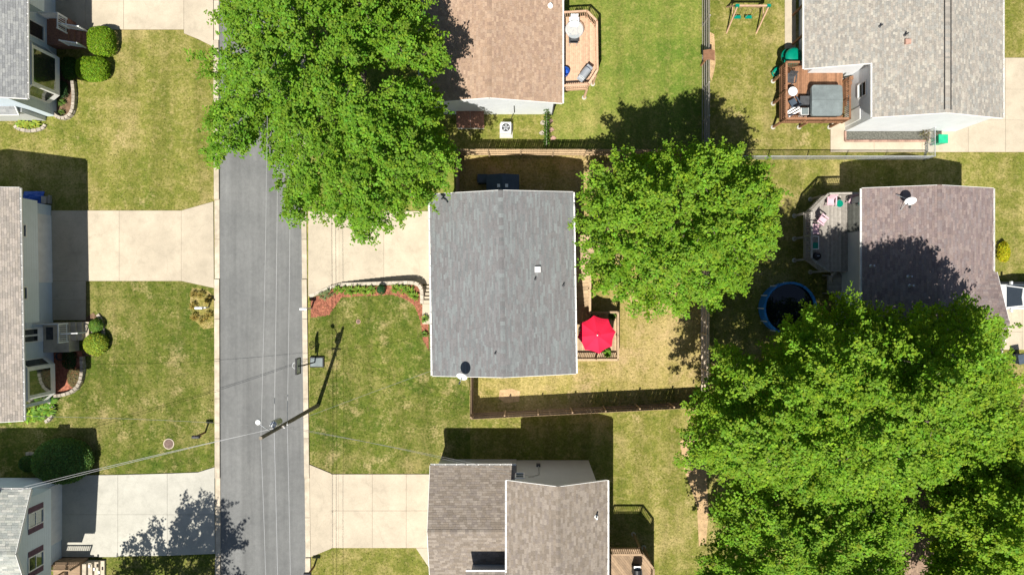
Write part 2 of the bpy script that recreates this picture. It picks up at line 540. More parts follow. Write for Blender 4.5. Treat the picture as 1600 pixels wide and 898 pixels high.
def inside(poly, x, y):
    """vectorised point in polygon"""
    x = np.asarray(x); y = np.asarray(y)
    r = np.zeros(x.shape, bool)
    n = len(poly)
    for i in range(n):
        x0, y0 = poly[i]; x1, y1 = poly[(i + 1) % n]
        c = ((y0 > y) != (y1 > y)) & (x < (x1 - x0) * (y - y0) / ((y1 - y0) if y1 != y0 else 1e-9) + x0)
        r ^= c
    return r

def edge_dist(poly, x, y):
    d = np.full(np.asarray(x).shape, 1e9)
    n = len(poly)
    for i in range(n):
        x0, y0 = poly[i]; x1, y1 = poly[(i + 1) % n]
        dx, dy = x1 - x0, y1 - y0
        t = np.clip(((x - x0) * dx + (y - y0) * dy) / (dx * dx + dy * dy + 1e-9), 0, 1)
        d = np.minimum(d, np.hypot(x - x0 - t * dx, y - y0 - t * dy))
    return d

def np_mesh(name, verts, faces_flat, per, mat, colors=None, smooth=False):
    """fast mesh: verts (N,3), faces (F,per)"""
    me = bpy.data.meshes.new(name)
    nf = len(faces_flat) // per
    me.vertices.add(len(verts)); me.vertices.foreach_set('co', np.asarray(verts, np.float32).ravel())
    me.loops.add(len(faces_flat)); me.loops.foreach_set('vertex_index', np.asarray(faces_flat, np.int32))
    me.polygons.add(nf)
    me.polygons.foreach_set('loop_start', np.arange(nf, dtype=np.int32) * per)
    me.polygons.foreach_set('loop_total', np.full(nf, per, np.int32))
    me.materials.append(M[mat])
    if colors is not None:
        at = me.color_attributes.new('Col', 'FLOAT_COLOR', 'POINT')
        c4 = np.ones((len(verts), 4), np.float32); c4[:, :3] = colors
        at.data.foreach_set('color', c4.ravel())
    me.update(calc_edges=True)
    if smooth: me.polygons.foreach_set('use_smooth', np.ones(nf, bool))
    return me

def np_obj(name, me, parent=None, kind=None):
    o = bpy.data.objects.new(name, me)
    col.objects.link(o)
    if parent is not None: o.parent = parent
    if kind: o['kind'] = kind
    return o

# ------------------------------------------------------------------ ground, lawns
def sm(t):
    t = max(0.0, min(1.0, t)); return t * t * (3 - 2 * t)

def lawn_z(px, py):
    """front lawn of the middle house rises from the kerb to the house"""
    return 0.02 + 0.78 * sm((px - 488) / 165) * (1 - sm((py - 505) / 130))

g = MB(); g.poly([(-250, -250, 0), (250, -250, 0), (250, 250, 0), (-250, 250, 0)])
struct('ground', g, 'grass_a')

def flat(poly_px, z):
    pts = [G(x, y, z) for x, y in poly_px]
    b = MB()
    for t in tessellate_polygon([pts]):
        q = [pts[i] for i in t]
        if (q[1] - q[0]).cross(q[2] - q[0]).z < 0: q.reverse()
        b.poly(q)
    return b

def tufts(parent, poly_px, mat, dens, h=0.045, zf=None, size=0.05):
    xs = [p[0] for p in poly_px]; ys = [p[1] for p in poly_px]
    area = (max(xs) - min(xs)) * (max(ys) - min(ys)) / S / S
    n = int(area * dens)
    x = rng.uniform(min(xs), max(xs), n); y = rng.uniform(min(ys), max(ys), n)
    k = inside(poly_px, x, y) & (x > -40) & (x < 1640) & (y > -40) & (y < 940)
    x = x[k]; y = y[k]; n = len(x)
    wx = (x - NX) / S; wy = (NY - y) / S
    wz = np.zeros(n) if zf is None else np.array([zf(a, b) for a, b in zip(x, y)])
    a = rng.uniform(0, 2 * np.pi, n); s = rng.uniform(0.6, 1.4, n) * size
    hh = rng.uniform(0.4, 1.3, n) * h; lean = rng.uniform(-0.06, 0.06, (n, 2))
    v = np.zeros((n, 3, 3))
    v[:, 0] = np.stack([wx - np.cos(a) * s, wy - np.sin(a) * s, wz], 1)
    v[:, 1] = np.stack([wx + np.cos(a) * s, wy + np.sin(a) * s, wz], 1)
    v[:, 2] = np.stack([wx + lean[:, 0], wy + lean[:, 1], wz + hh], 1)
    o = np_obj('grass', np_mesh('grass', v.reshape(-1, 3), np.arange(n * 3), 3, mat), parent, 'stuff')
    return o

def lawn(name, poly, mat, dens=34, z=0.006):
    o = struct(name, flat(poly, z), mat)
    tufts(o, poly, mat, dens)
    return o

lawn('lawn', [(-120, -120), (334, -120), (334, 331), (-120, 331)], 'grass_a')
lawn('lawn', [(-120, 331), (334, 331), (336, 740), (-120, 740)], 'grass_b')
lawn('lawn', [(-120, 740), (336, 740), (338, 1020), (-120, 1020)], 'grass_b')
lawn('lawn', [(470, -120), (1098, -120), (1098, 243), (713, 243), (713, 300), (690, 345), (470, 345)], 'grass_c')
lawn('backyard_lawn', [(713, 243), (1098, 243), (1098, 630), (735, 648), (735, 560), (713, 560)], 'grass_dry', 40)
lawn('lawn', [(484, 640), (735, 640), (735, 742), (484, 742)], 'grass_b')
lawn('lawn', [(484, 742), (735, 742), (735, 648), (1098, 630), (1098, 1020), (484, 1020)], 'grass_a')
lawn('lawn', [(1098, -120), (1750, -120), (1750, 243), (1098, 243)], 'grass_a')
lawn('lawn', [(1098, 243), (1750, 243), (1750, 1020), (1098, 1020)], 'grass_a')

def conform(poly, zf, off, step=3.0):
    xs = [p[0] for p in poly]; ys = [p[1] for p in poly]
    b = MB()
    nx = int(math.ceil((max(xs) - min(xs)) / step)); ny = int(math.ceil((max(ys) - min(ys)) / step))
    gx = [min(xs) + (max(xs) - min(xs)) * i / nx for i in range(nx + 1)]
    gy = [min(ys) + (max(ys) - min(ys)) * j / ny for j in range(ny + 1)]
    ids = {}
    def vid(i, j):
        if (i, j) not in ids:
            ids[(i, j)] = len(b.v); b.v.append(tuple(G(gx[i], gy[j], zf(gx[i], gy[j]) + off)))
        return ids[(i, j)]
    for i in range(nx):
        for j in range(ny):
            if inside(poly, (gx[i] + gx[i + 1]) / 2, (gy[j] + gy[j + 1]) / 2):
                b.f.append((vid(i, j + 1), vid(i + 1, j + 1), vid(i + 1, j), vid(i, j))); b.c.append(None)
    return b

fl_poly = [(484, 463), (520, 449), (536, 446), (652, 444), (661, 450), (662, 474), (733, 474), (733, 641), (484, 641)]
fl = struct('front_lawn', conform(fl_poly, lawn_z, 0.0, 3.0), 'grass_b', True)
tufts(fl, fl_poly, 'grass_b', 40, zf=lawn_z)
lawn('lawn', [(690, 178), (850, 178), (850, 241), (716, 241), (690, 230)], 'grass_a', 30, z=0.010)
struct('bare_soil', flat([(781, 609), (800, 607), (813, 611), (811, 627), (790, 629), (779, 622)], 0.013), 'clay')
# bare soil strip under the big tree and by the rear lot line
struct('bare_soil', flat([(1062, 690), (1092, 668), (1103, 720), (1107, 800), (1103, 850), (1092, 852), (1089, 790), (1068, 730)], 0.011), 'clay')
struct('bare_soil', flat([(1108, 50), (1116, 54), (1118, 100), (1112, 128), (1106, 110)], 0.011), 'clay')

# ------------------------------------------------------------------ street, kerbs, driveways
struct('street', flat([(341, -120), (472, -120), (471, 330), (474, 560), (477, 740), (480, 1020), (344, 1020), (342, 500)], 0.012), 'asphalt')

def kerb(name, x_of_y, w, flats):
    """kerb in 3 m sections, lowered where driveways meet the street"""
    o = MB()
    y = -60.0
    first = None
    k = struct(name, MB().box(tuple(G(x_of_y(-80) , -80, 0.03)), (0.3, 1.0, 0.06)), 'conc_kerb')
    while y < 960:
        y2 = min(y + 62, 962)
        low = any(a < (y + y2) / 2 < b for a, b in flats)
        hgt = 0.05 if low else 0.13
        a = G(x_of_y(y), y + 0.3, hgt / 2); b2 = G(x_of_y(y2), y2 - 0.3, hgt / 2)
        piece('kerb_section', 'conc_kerb', k, a, b2, w, hgt, shape='box')
        y = y2
    return k
kerb('kerb', lambda y: 338.3 + (y + 60) * 0.003, 0.36, [(-80, 75), (310, 450), (735, 870)])
kerb('kerb', lambda y: 474.5 + max(0, (y - 300)) * 0.0125, 0.36, [(330, 465), (725, 865)])

def driveway(name, mat, quads, top=0.065):
    """a driveway of cast slabs, joints left open between them"""
    base = [q for q in quads]
    xs = [p[0] for q in quads for p in q]; ys = [p[1] for q in quads for p in q]
    b = MB()
    for q in quads:
        b.prism([tuple(G(x, y).xy) for x, y in q], 0.0, top - 0.03)
    d = struct(name, b, 'soil')
    for q in quads:
        c = Vector((sum(p[0] for p in q) / len(q), sum(p[1] for p in q) / len(q)))
        pts = []
        for x, y in q:
            v = Vector((x, y)) - c
            pts.append(tuple(G(*(c + v * (1 - 0.24 / max(v.length, 1)))).xy))
        part('slab', MB().prism(pts, 0.0, top), mat, d)
    return d

def grid_quads(xs, ys):
    return [[(xs[i], ys[j]), (xs[i + 1], ys[j]), (xs[i + 1], ys[j + 1]), (xs[i], ys[j + 1])] for i in range(len(xs) - 1) for j in range(len(ys) - 1)]

driveway('driveway', 'conc_tan', grid_quads([80, 135, 194, 288], [-60, 0, 47]) +
         [[(288, -60), (334, -60), (334, 0), (288, 0)], [(288, 0), (334, 0), (334, 74), (310, 62), (288, 53)]])
driveway('driveway', 'conc_tan', grid_quads([80, 187, 284], [329, 439]) + [[(284, 329), (334, 315), (335, 450), (284, 439)],
         [(80, 439), (135, 439), (135, 468), (80, 468)], [(80, 468), (135, 468), (135, 500), (80, 500)]])
driveway('driveway', 'conc_pale', [[(97, 742), (185, 741), (185, 803), (97, 803)], [(185, 741), (262, 739), (262, 803), (185, 803)],
         [(262, 739), (310, 737), (336, 729), (336, 803), (262, 803)],
         [(97, 803), (185, 803), (185, 869), (97, 869)], [(185, 803), (262, 803), (262, 867), (185, 868)], [(262, 803), (336, 803), (337, 864), (262, 867)]])
driveway('driveway', 'conc_tan', [[(482, 330), (518, 330), (518, 446), (482, 463)]] + grid_quads([518, 530, 600, 702], [330, 444]))
driveway('driveway', 'conc_tan', [[(484, 725), (518, 739), (518, 856), (486, 869)]] + grid_quads([518, 529, 582, 635, 690], [740, 797, 855]) +
         [[(650, 855), (690, 855), (690, 920), (676, 920), (670, 885)]])
driveway('driveway', 'conc_tan', grid_quads([1297, 1365, 1440, 1512, 1570, 1680], [188, 238]) + grid_quads([1510, 1570, 1680], [91, 140, 188]))
driveway('driveway', 'conc_tan', grid_quads([1470, 1550, 1596, 1680], [440, 518, 546]))

# ------------------------------------------------------------------ roofs and houses
def shade(c, k):
    return tuple(max(0.0, x * k) for x in c)

def shingle_slope(mb, o, u, L, v, D, nrm, cols, expo=0.15, tmin=0.28, tmax=0.9, lo=None, hi=None, thick=0.016, jit=0.1):
    """rows of overlapping shingle tabs: o eave corner, u along the eave, v up the slope"""
    rows = int(D / expo)
    ex = D / rows
    for r in range(rows):
        a = r * ex
        s0 = lo(a + ex / 2) if lo else 0.0
        s1 = hi(a + ex / 2) if hi else L
        s = s0 - random.uniform(0, tmin) if False else s0
        base = random.choice(cols)
        while s < s1 - 0.02:
            e = min(s1, s + random.uniform(tmin, tmax))
            if s1 - e < 0.1: e = s1
            c = random.choice(cols)
            c = shade(c, random.uniform(1 - jit, 1 + jit))
            t = thick * random.uniform(0.7, 1.3)
            g0, g1 = s + 0.003, e - 0.003
            a0, a1 = a - 0.006, a + ex
            p0 = o + u * g0 + v * a0; p1 = o + u * g1 + v * a0
            p2 = o + u * g1 + v * a1; p3 = o + u * g0 + v * a1
            q0 = p0 + nrm * t; q1 = p1 + nrm * t; q2 = p2 + nrm * 0.004; q3 = p3 + nrm * 0.004
            mb.poly([q0, q1, q2, q3], c)
            mb.poly([p0, p1, q1, q0], c)
            s = e

def gable(root, x0, x1, xr, y0, y1, z0, z1, zr, cols, gut=(True, True), rake=('trim', 'trim'), tmin=0.28, tmax=0.9, cap=None, jit=0.1, expo=0.15, th=0.16, swap=False):
    """gable roof, ridge along local y (or along x with swap); eave x0 at z0, eave x1 at z1, ridge xr at zr"""
    def T(x, y, z): return Vector((y, x, z)) if swap else Vector((x, y, z))
    b = MB()
    sec = [(x0, z0), (xr, zr), (x1, z1)]
    top = [T(x, y, z) for y in (y0, y1) for x, z in sec]
    bot = [T(x, y, z - th) for y in (y0, y1) for x, z in sec]
    def quad(a, bb, c, d): b.poly([a, bb, c, d])
    for k in (0, 1):
        quad(top[k], top[k + 1], top[k + 4], top[k + 3]); quad(bot[k + 3], bot[k + 4], bot[k + 1], bot[k])
        quad(top[k], bot[k], bot[k + 1], top[k + 1]); quad(top[k + 3], top[k + 4], bot[k + 4], bot[k + 3])
    quad(top[0], top[3], bot[3], bot[0]); quad(top[2], bot[2], bot[5], top[5])
    roof = part('roof', b, 'deckroof', root, local=True)
    sh = MB()
    for xe, ze in ((x0, z0), (x1, z1)):
        o = T(xe, y0, ze)
        u = T(0, 1, 0); d = T(xr, 0, zr) - T(xe, 0, ze); D = d.length; v = d / D
        nrm = u.cross(v)
        if nrm.z < 0: nrm = -nrm
        shingle_slope(sh, o + nrm * 0.004, u, y1 - y0, v, D, nrm, cols, expo, tmin, tmax, jit=jit)
    part('shingles', sh, 'shingle', roof, local=True, kind='stuff')
    cp = MB(); y = y0
    while y < y1 - 0.05:
        e = min(y1, y + 0.25)
        c = shade(random.choice(cap or cols), random.uniform(0.85, 1.1))
        for xe, ze in ((x0, z0), (x1, z1)):
            d = (T(xe, 0, ze) - T(xr, 0, zr)).normalized() * 0.16
            a = T(xr, y, zr + 0.035); bb = T(xr, e + 0.02, zr + 0.022)
            cp.poly([a, bb, bb + d, a + d], c)
        y = e
    part('ridge_cap', cp, 'shingle', roof, local=True, kind='stuff')
    for k, (xe, ze) in enumerate(((x0, z0), (x1, z1))):
        sg = -1 if xe < xr else 1
        if gut[k]:
            gm = MB()
            c = 0.11
            gx = xe + sg * c / 2
            for (dx, dz, w, h) in ((0, -0.10, c, 0.012), (sg * c / 2, -0.055, 0.014, 0.1), (-sg * c / 2 + sg * 0.008, -0.055, 0.012, 0.1)):
                lo_ = T(gx + dx, y0 + 0.02, ze + dz); hi_ = T(gx + dx, y1 - 0.02, ze + dz)
                gm.bar(lo_, hi_, w, h)
            gt = part('gutter', gm, 'gutter', roof, local=True)
            hg = MB(); y = y0 + 0.3
            while y < y1:
                hg.bar(T(gx - c / 2, y, ze - 0.005), T(gx + c / 2, y, ze - 0.005), 0.04, 0.01); y += 0.75
            part('gutter_hangers', hg, 'gutter', roof, local=True, kind='stuff')
    for yy, rm, sy in ((y0, rake[0], -1), (y1, rake[1], 1)):
        if not rm: continue
        for xe, ze in ((x0, z0), (x1, z1)):
            rb = MB().bar(T(xe, yy + sy * 0.013, ze - th / 2), T(xr, yy + sy * 0.013, zr - th / 2), 0.025, th + 0.02)
            part('rake_board', rb, rm, roof, local=True)
    return roof

def gable_wall(root, x0, x1, xr, y0, y1, z0, z1, zr, mat, zb=0.0, swap=False, th=0.17, name='wall'):
    """walls under a gable: heights already at the wall planes (local)"""
    b = MB()
    pts = [(x0, y0), (xr, y0), (x1, y0), (x1, y1), (xr, y1), (x0, y1)]
    zt = [z0 - th, zr - th, z1 - th, z1 - th, zr - th, z0 - th]
    if swap: pts = [(y, x) for x, y in pts]
    b.prism(pts, zb, zt)
    # split the non-planar cap into two slopes
    n = 6
    i = len(b.v) - 12
    top = b.f[-7]
    b.f.pop(-7); b.c.pop(-7)
    ids = {}
    for k in top: ids[(round(b.v[k][0], 5), round(b.v[k][1], 5))] = k
    def q(x, y): return ids[(round(y, 5), round(x, 5))] if swap else ids[(round(x, 5), round(y, 5))]
    for a, c in ((x0, xr), (xr, x1)):
        f = (q(a, y0), q(c, y0), q(c, y1), q(a, y1))
        if swap: f = f[::-1]
        b.f.append(f); b.c.append(None)
    bt = b.f[[k for k, f in enumerate(b.f) if len(f) == 6][0]]
    return part(name, b, mat, root, local=True)

def window(root, c, axis, w, h, shutter=None, frame='trim', mull=True, proud=0.035, name='window'):
    """axis '+x','-x','+y','-y' = outward normal (local)"""
    sg = 1 if axis[0] == '+' else -1
    def Q(a, d, z):   # a along wall, d outward
        return (c[0] + sg * d, c[1] + a, c[2] + z) if axis[1] == 'x' else (c[0] + a, c[1] + sg * d, c[2] + z)
    f = MB(); t = 0.07
    def bx(a0, a1, z0, z1, d0, d1, mb):
        p = Q((a0 + a1) / 2, (d0 + d1) / 2, (z0 + z1) / 2)
        s = (abs(d1 - d0), abs(a1 - a0), z1 - z0) if axis[1] == 'x' else (abs(a1 - a0), abs(d1 - d0), z1 - z0)
        mb.box(p, s)
    bx(-w / 2 - t, -w / 2, -h / 2 - t, h / 2 + t, 0, proud + 0.02, f); bx(w / 2, w / 2 + t, -h / 2 - t, h / 2 + t, 0, proud + 0.02, f)
    bx(-w / 2, w / 2, h / 2, h / 2 + t, 0, proud + 0.02, f); bx(-w / 2, w / 2, -h / 2 - t, -h / 2, 0, proud + 0.05, f)
    if mull: bx(-w / 2, w / 2, -0.02, 0.02, 0.004, proud + 0.01, f)
    wo = part(name, f, frame, root, local=True)
    pn = MB(); bx(-w / 2, w / 2, -h / 2, h / 2, 0.0, 0.012, pn)
    part('pane', pn, 'pane', wo, local=True)
    if shutter:
        for s in (-1, 1):
            b = MB(); a0 = s * (w / 2 + t + 0.02); a1 = a0 + s * 0.36
            bx(min(a0, a1), max(a0, a1), -h / 2 - 0.05, h / 2 + 0.05, 0.0, 0.04, b)
            for k in range(9):
                zc = -h / 2 + (k + 0.5) * h / 9
                bx(min(a0, a1) + 0.05, max(a0, a1) - 0.05, zc - 0.03, zc + 0.01, 0.04, 0.055, b)
            part('shutter', b, shutter, wo, local=True)
    return wo

def stairs(parent, p_top, p_bot, width, n, mat, th=0.05, open_=True, name='tread'):
    """n treads from p_top to p_bot (centre line)"""
    a = Vector(p_top); b = Vector(p_bot); d = b - a
    hd = Vector((d.x, d.y, 0)); L = hd.length; f = hd / L; sdv = Vector((-f.y, f.x, 0))
    run = L / n
    for k in range(n):
        z = a.z + (b.z - a.z) * (k + 1) / n
        c = a + f * (run * (k + 0.5)); c.z = z
        if open_:
            piece(name, mat, parent, c - sdv * width / 2 + Vector((0, 0, -th / 2)), c + sdv * width / 2 + Vector((0, 0, -th / 2)), run * 0.93, th)
        else:
            m0 = c - sdv * width / 2; m1 = c + sdv * width / 2
            h = z - min(b.z, 0) + 0.0
            if h > 0.02:
                m0.z = m1.z = z - h / 2
                piece(name, mat, parent, m0, m1, run, h)
    if open_:
        for s in (-1, 1):
            o = sdv * (s * (width / 2 + 0.02))
            piece('stringer', mat, parent, a + o + Vector((0, 0, -0.17)), b + o + Vector((0, 0, -0.1)), 0.045, 0.26)

def rail(parent, a, b, mat, h=0.95, post=True, spacing=0.13, cap_w=0.14, bal='baluster', posts_ext=0.0):
    a = Vector(a); b = Vector(b); d = b - a; L = d.length
    up = Vector((0, 0, 1))
    piece('top_rail', mat, parent, a + up * h, b + up * h, cap_w, 0.04)
    piece('bottom_rail', mat, parent, a + up * 0.1, b + up * 0.1, 0.05, 0.07)
    n = max(1, int(L / spacing))
    for k in range(1, n):
        q = a + d * (k / n)
        piece(bal, mat, parent, q + up * 0.13, q + up * (h - 0.02), 0.036, 0.036)
    if post:
        m = max(1, round(L / 1.7))
        for k in range(m + 1):
            q = a + d * (k / m)
            piece('post', mat, parent, q + up * (-0.2 - posts_ext), q + up * (h + 0.06), 0.1, 0.1)

def clip_line(poly, p, d):
    """parameter interval of the line p + t d inside a convex polygon"""
    t0, t1 = -1e9, 1e9
    n = len(poly)
    ar = sum(poly[k][0] * poly[(k + 1) % n][1] - poly[(k + 1) % n][0] * poly[k][1] for k in range(n))
    pl = poly if ar > 0 else poly[::-1]
    for i in range(n):
        e = Vector(pl[(i + 1) % n]) - Vector(pl[i]); nr = Vector((-e.y, e.x))
        den = nr.dot(d); num = nr.dot(Vector(pl[i]) - p)
        if abs(den) < 1e-9:
            if num > 0: return None
            continue
        t = num / den
        if den > 0: t0 = max(t0, t)
        else: t1 = min(t1, t)
    return (t0, t1) if t1 - t0 > 0.05 else None

def deck_floor(root, poly_w, z, mat, ang, bw=0.14, th=0.035, frame_mat=None):
    """poly_w: world xy polygon (convex)"""
    d = Vector((math.cos(ang), math.sin(ang))); nv = Vector((-d.y, d.x))
    cs = [nv.dot(Vector(p)) for p in poly_w]
    s = min(cs) + bw / 2
    while s < max(cs):
        r = clip_line(poly_w, nv * s, d)
        if r:
            a = nv * s + d * r[0]; b = nv * s + d * r[1]
            piece('deck_board', mat, root, (a.x, a.y, z - th / 2), (b.x, b.y, z - th / 2), bw - 0.008, th)
        s += bw
    n = len(poly_w)
    cx = sum(p[0] for p in poly_w) / n; cy = sum(p[1] for p in poly_w) / n
    for k in range(n):
        a = Vector(poly_w[k]); b = Vector(poly_w[(k + 1) % n])
        c = Vector((cx, cy))
        a2 = a + (c - a).normalized() * 0.03; b2 = b + (c - b).normalized() * 0.03
        piece('rim_joist', frame_mat or mat, root, (a2.x, a2.y, z - th - 0.125), (b2.x, b2.y, z - th - 0.125), 0.045, 0.24)

def deck_post(root, p, z, mat, foot=True):
    if foot:
        part('footing', MB().lathe((p[0], p[1], 0), [(0.17, -0.02), (0.17, 0.06), (0.14, 0.09)], 12), 'conc_pale', root)
    piece('support_post', mat, root, (p[0], p[1], 0.05), (p[0], p[1], z - 0.04), 0.14, 0.14)

def vent_pipe(root, p, r=0.05, h=0.35, mat='darkgrey'):
    b = MB().lathe(p, [(r * 2.2, -0.05), (r * 2.0, 0.02), (r, 0.06), (r, h), (r * 0.75, h)], 10)
    return part('vent_pipe', b, mat, root, local=True)

# --- middle house (grey roof)
C_GREY = [(0.150, 0.156, 0.157), (0.160, 0.157, 0.156), (0.172, 0.180, 0.180), (0.150, 0.146, 0.146), (0.180, 0.194, 0.193), (0.164, 0.162, 0.163)]
he, hr = 5.4, 6.55
hm = thing('house', 'middle house with the plain grey shingle roof and satellite dish, red parasol behind it', 'house',
           P(785.5, 443.5, he) - Vector((0, 0, he)), math.radians(0.9))
gable(hm, -4.62, 4.62, 0, -5.85, 5.85, he, he, hr, C_GREY, tmin=0.25, tmax=0.8, jit=0.07, expo=0.11)
gable_wall(hm, -4.2, 4.2, 0, -5.5, 5.5, he + 0.1, he + 0.1, hr, 'sid_white')
for y in (-3.6, 0.4, 3.6):
    window(hm, (4.2, y, 3.9), '+x', 1.1, 1.2); window(hm, (-4.2, y, 3.9), '-x', 1.2, 1.2)
part('garage_door', MB().box((-4.22, 3.0, 1.1), (0.06, 4.6, 2.2)), 'trim', hm, local=True)
part('door', MB().box((-4.22, -1.0, 1.85), (0.06, 0.95, 2.05)), 'maroon', hm, local=True)
part('door', MB().box((4.22, 2.3, 3.75), (0.06, 0.95, 2.05)), 'trim', hm, local=True)
def roof_z(x, w=4.62, a=he, r=hr): return r - (r - a) * abs(x) / w
def loc_of(root, px, py, z):
    return ROOTM[root.name] @ P(px, py, z)
for (px, py, h) in ((840, 421, 0.12), (836, 436, 0.4), (880, 446, 0.45), (774, 552, 0.4)):
    q = loc_of(hm, px, py, 6.1); z = roof_z(q.x)
    q = loc_of(hm, px, py, z)
    if h < 0.2:
        v = MB().box((q.x, q.y, z + 0.07), (0.36, 0.36, 0.2)); part('roof_vent', v, 'white', hm, local=True)
    else:
        vent_pipe(hm, (q.x, q.y, z), 0.045, h * 0.7)

def dish(name, label, base, aim, r=0.36, mast=0.5, mat='white', group=None, legs=False):
    t = thing(name, label, 'satellite dish', base, 0, group)
    b = Vector(base)
    top = b + Vector((0, 0, mast))
    part('mast', MB().tube([b, top], 0.025, 8), 'metal', t)
    a = Vector(aim).normalized()
    y = Vector((0, 0, 1)).cross(a).normalized(); z = a.cross(y)
    c = top + a * 0.08
    m = MB(); rings = 5; n = 20
    for side in (0, 1):
        i0 = len(m.v)
        for k in range(rings + 1):
            rr = r * k / rings
            for j in range(n):
                tt = 2 * math.pi * j / n
                m.v.append(tuple(c + (y * math.cos(tt) * 0.9 + z * math.sin(tt)) * rr + a * (0.22 * rr * rr / r - side * 0.02)))
        for k in range(rings):
            for j in range(n):
                q = (i0 + k * n + j, i0 + k * n + (j + 1) % n, i0 + (k + 1) * n + (j + 1) % n, i0 + (k + 1) * n + j)
                m.f.append(q if side == 0 else q[::-1]); m.c.append(None)
    e0 = rings * n; e1 = (rings + 1) * n + rings * n
    for j in range(n):
        m.f.append((e0 + j, e0 + (j + 1) % n, e1 + (j + 1) % n, e1 + j)); m.c.append(None)
    part('reflector', m, mat, t, smooth=True)
    foc = c + a * 0.42 - z * 0.12
    part('feed_arm', MB().bar(c - z * r * 0.9, foc, 0.03, 0.03), 'metal', t)
    part('receiver', MB().bar(foc - a * 0.02, foc + a * 0.12, 0.09, 0.12), 'darkgrey', t)
    if legs:
        for ang in (0.3, 2.4, 4.4):
            f = b + Vector((math.cos(ang) * 0.6, math.sin(ang) * 0.6, 0.02))
            part('leg', MB().bar(f, b + Vector((0, 0, mast * 0.8)), 0.035, 0.035), 'metal', t)
    return t
q = loc_of(hm, 725, 582, 5.75); zz = roof_z(q.x)
w0 = ROOTM[hm.name].inverted() @ Vector((q.x, q.y, zz - 0.02))
dish('satellite_dish', 'white satellite dish at the south edge of the plain grey roof', tuple(w0), (-0.25, -0.75, 0.62), 0.38, 0.75)

# --- lower house (taupe roofs, two wings)
C_TAUPE = [(0.21, 0.175, 0.14), (0.235, 0.20, 0.165), (0.185, 0.155, 0.125), (0.25, 0.215, 0.18), (0.20, 0.17, 0.145)]
he, hr = 5.1, 6.4
k = 1 - he / H
x0 = (792 - NX) * k / S; x1 = (949 - NX) * k / S; y1 = (NY - 750) * k / S
lf = thing('house', 'taupe roofed house at the bottom with garage wing and blue-grey end wall', 'house', (0, 0, 0))
gable(lf, x0, x1, (x0 + x1) / 2, y1 - 11.5, y1, he, he, hr, C_TAUPE, tmin=0.2, tmax=0.4, jit=0.08, rake=(None, 'trim'))
gable_wall(lf, x0 + 0.5, x1 - 0.7, (x0 + x1) / 2, y1 - 11.2, y1 - 0.12, he + 0.12, he + 0.16, hr, 'sid_gray')
vent_pipe(lf, (((932 - NX) / S) * (1 - 5.6 / H), (NY - 808) / S * (1 - 5.6 / H), 5.45), 0.06, 0.4, 'white')
he2, hr2 = 3.0, 4.2
ye = (NY - 727) * (1 - he2 / H) / S; xw = (672 - NX) * (1 - he2 / H) / S
gable(lf, ye - 8.1, ye, ye - 4.05, xw, x0 + 0.6, he2, he2, hr2, [shade(c, 0.98) for c in C_TAUPE], tmin=0.2, tmax=0.4, jit=0.08, swap=True, rake=('trim', None))
gable_wall(lf, ye - 7.7, ye - 0.4, ye - 4.05, xw + 0.3, x0 + 0.55, he2 + 0.12, he2 + 0.12, hr2, 'sid_gray', swap=True, name='garage_wall')
part('garage_door', MB().box((xw + 0.28, ye - 4.05, 1.1), (0.06, 4.8, 2.2)), 'trim', lf, local=True)
# taller entrance bay on the south slope
yb = (NY - 893) * (1 - 5.0 / H) / S; xb0 = (728 - NX) * (1 - 5.0 / H) / S; xb1 = x0 + 0.2
part('entry_wall', MB().box(((xb0 + xb1) / 2 + 0.15, yb - 1.9, 2.45), (xb1 - xb0 - 0.3, 3.4, 4.9)), 'sid_gray', lf, local=True)
b = MB(); b.prism([(xb0, yb), (xb1, yb), (xb1, yb - 3.9), (xb0, yb - 3.9)], [4.9, 4.9, 5.9, 5.9], [5.0, 5.0, 6.0, 6.0])
er = part('entry_roof', b, 'deckroof', lf, local=True)
s_ = MB(); d = Vector((0, -3.9, 1.0)); shingle_slope(s_, Vector((xb0, yb, 5.005)), Vector((1, 0, 0)), xb1 - xb0, d.normalized(), d.length, Vector((0, 1, 3.9)).normalized(), C_TAUPE, 0.15, 0.2, 0.4)
part('shingles', s_, 'shingle', er, local=True, kind='stuff')
part('gutter', MB().bar((xb0, yb + 0.06, 4.95), (xb1 - 0.1, yb + 0.06, 4.95), 0.11, 0.1), 'gutter', er, local=True)
# things on the end wall: meter box, conduit, small window
yw = y1 - 0.12
xm = (842 - NX) / S * 0.93
part('meter_box', MB().box((xm, yw + 0.08, 1.5), (0.28, 0.14, 0.42)), 'darkgrey', lf, local=True)
part('conduit', MB().tube([(xm, yw + 0.06, 1.7), (xm, yw + 0.06, 3.6), (xm - 0.7, yw + 0.06, 4.2)], 0.03, 6), 'metal', lf, local=True)
window(lf, ((812 - NX) / S * 0.9, yw, 3.75), '+y', 0.5, 0.9)

# --- top house (tan-brown roof)
C_TAN = [(0.34, 0.235, 0.165), (0.31, 0.215, 0.15), (0.365, 0.26, 0.185), (0.29, 0.20, 0.145), (0.335, 0.24, 0.175)]
he, hr = 3.05, 4.3
k = 1 - he / H
x0 = (656 - NX) * k / S; x1 = (878.5 - NX) * k / S; y0 = (NY - 161.5) * k / S
tg = thing('house', 'tan-brown roofed house at the top beside the huge street tree', 'house', (0, 0, 0), 0)
gable(tg, x0, x1, (x0 + x1) / 2 - 0.05, y0, y0 + 13, he, he, hr, C_TAN, tmin=0.2, tmax=0.36, jit=0.07, rake=('trim', None))
gable_wall(tg, x0 + 0.35, x1 - 0.5, (x0 + x1) / 2, y0 + 0.1, y0 + 12.8, he + 0.1, he + 0.14, hr, 'sid_white')
window(tg, (x1 - 0.5, y0 + 4.3, 2.2), '+x', 1.7, 1.7, mull=False, name='patio_door')
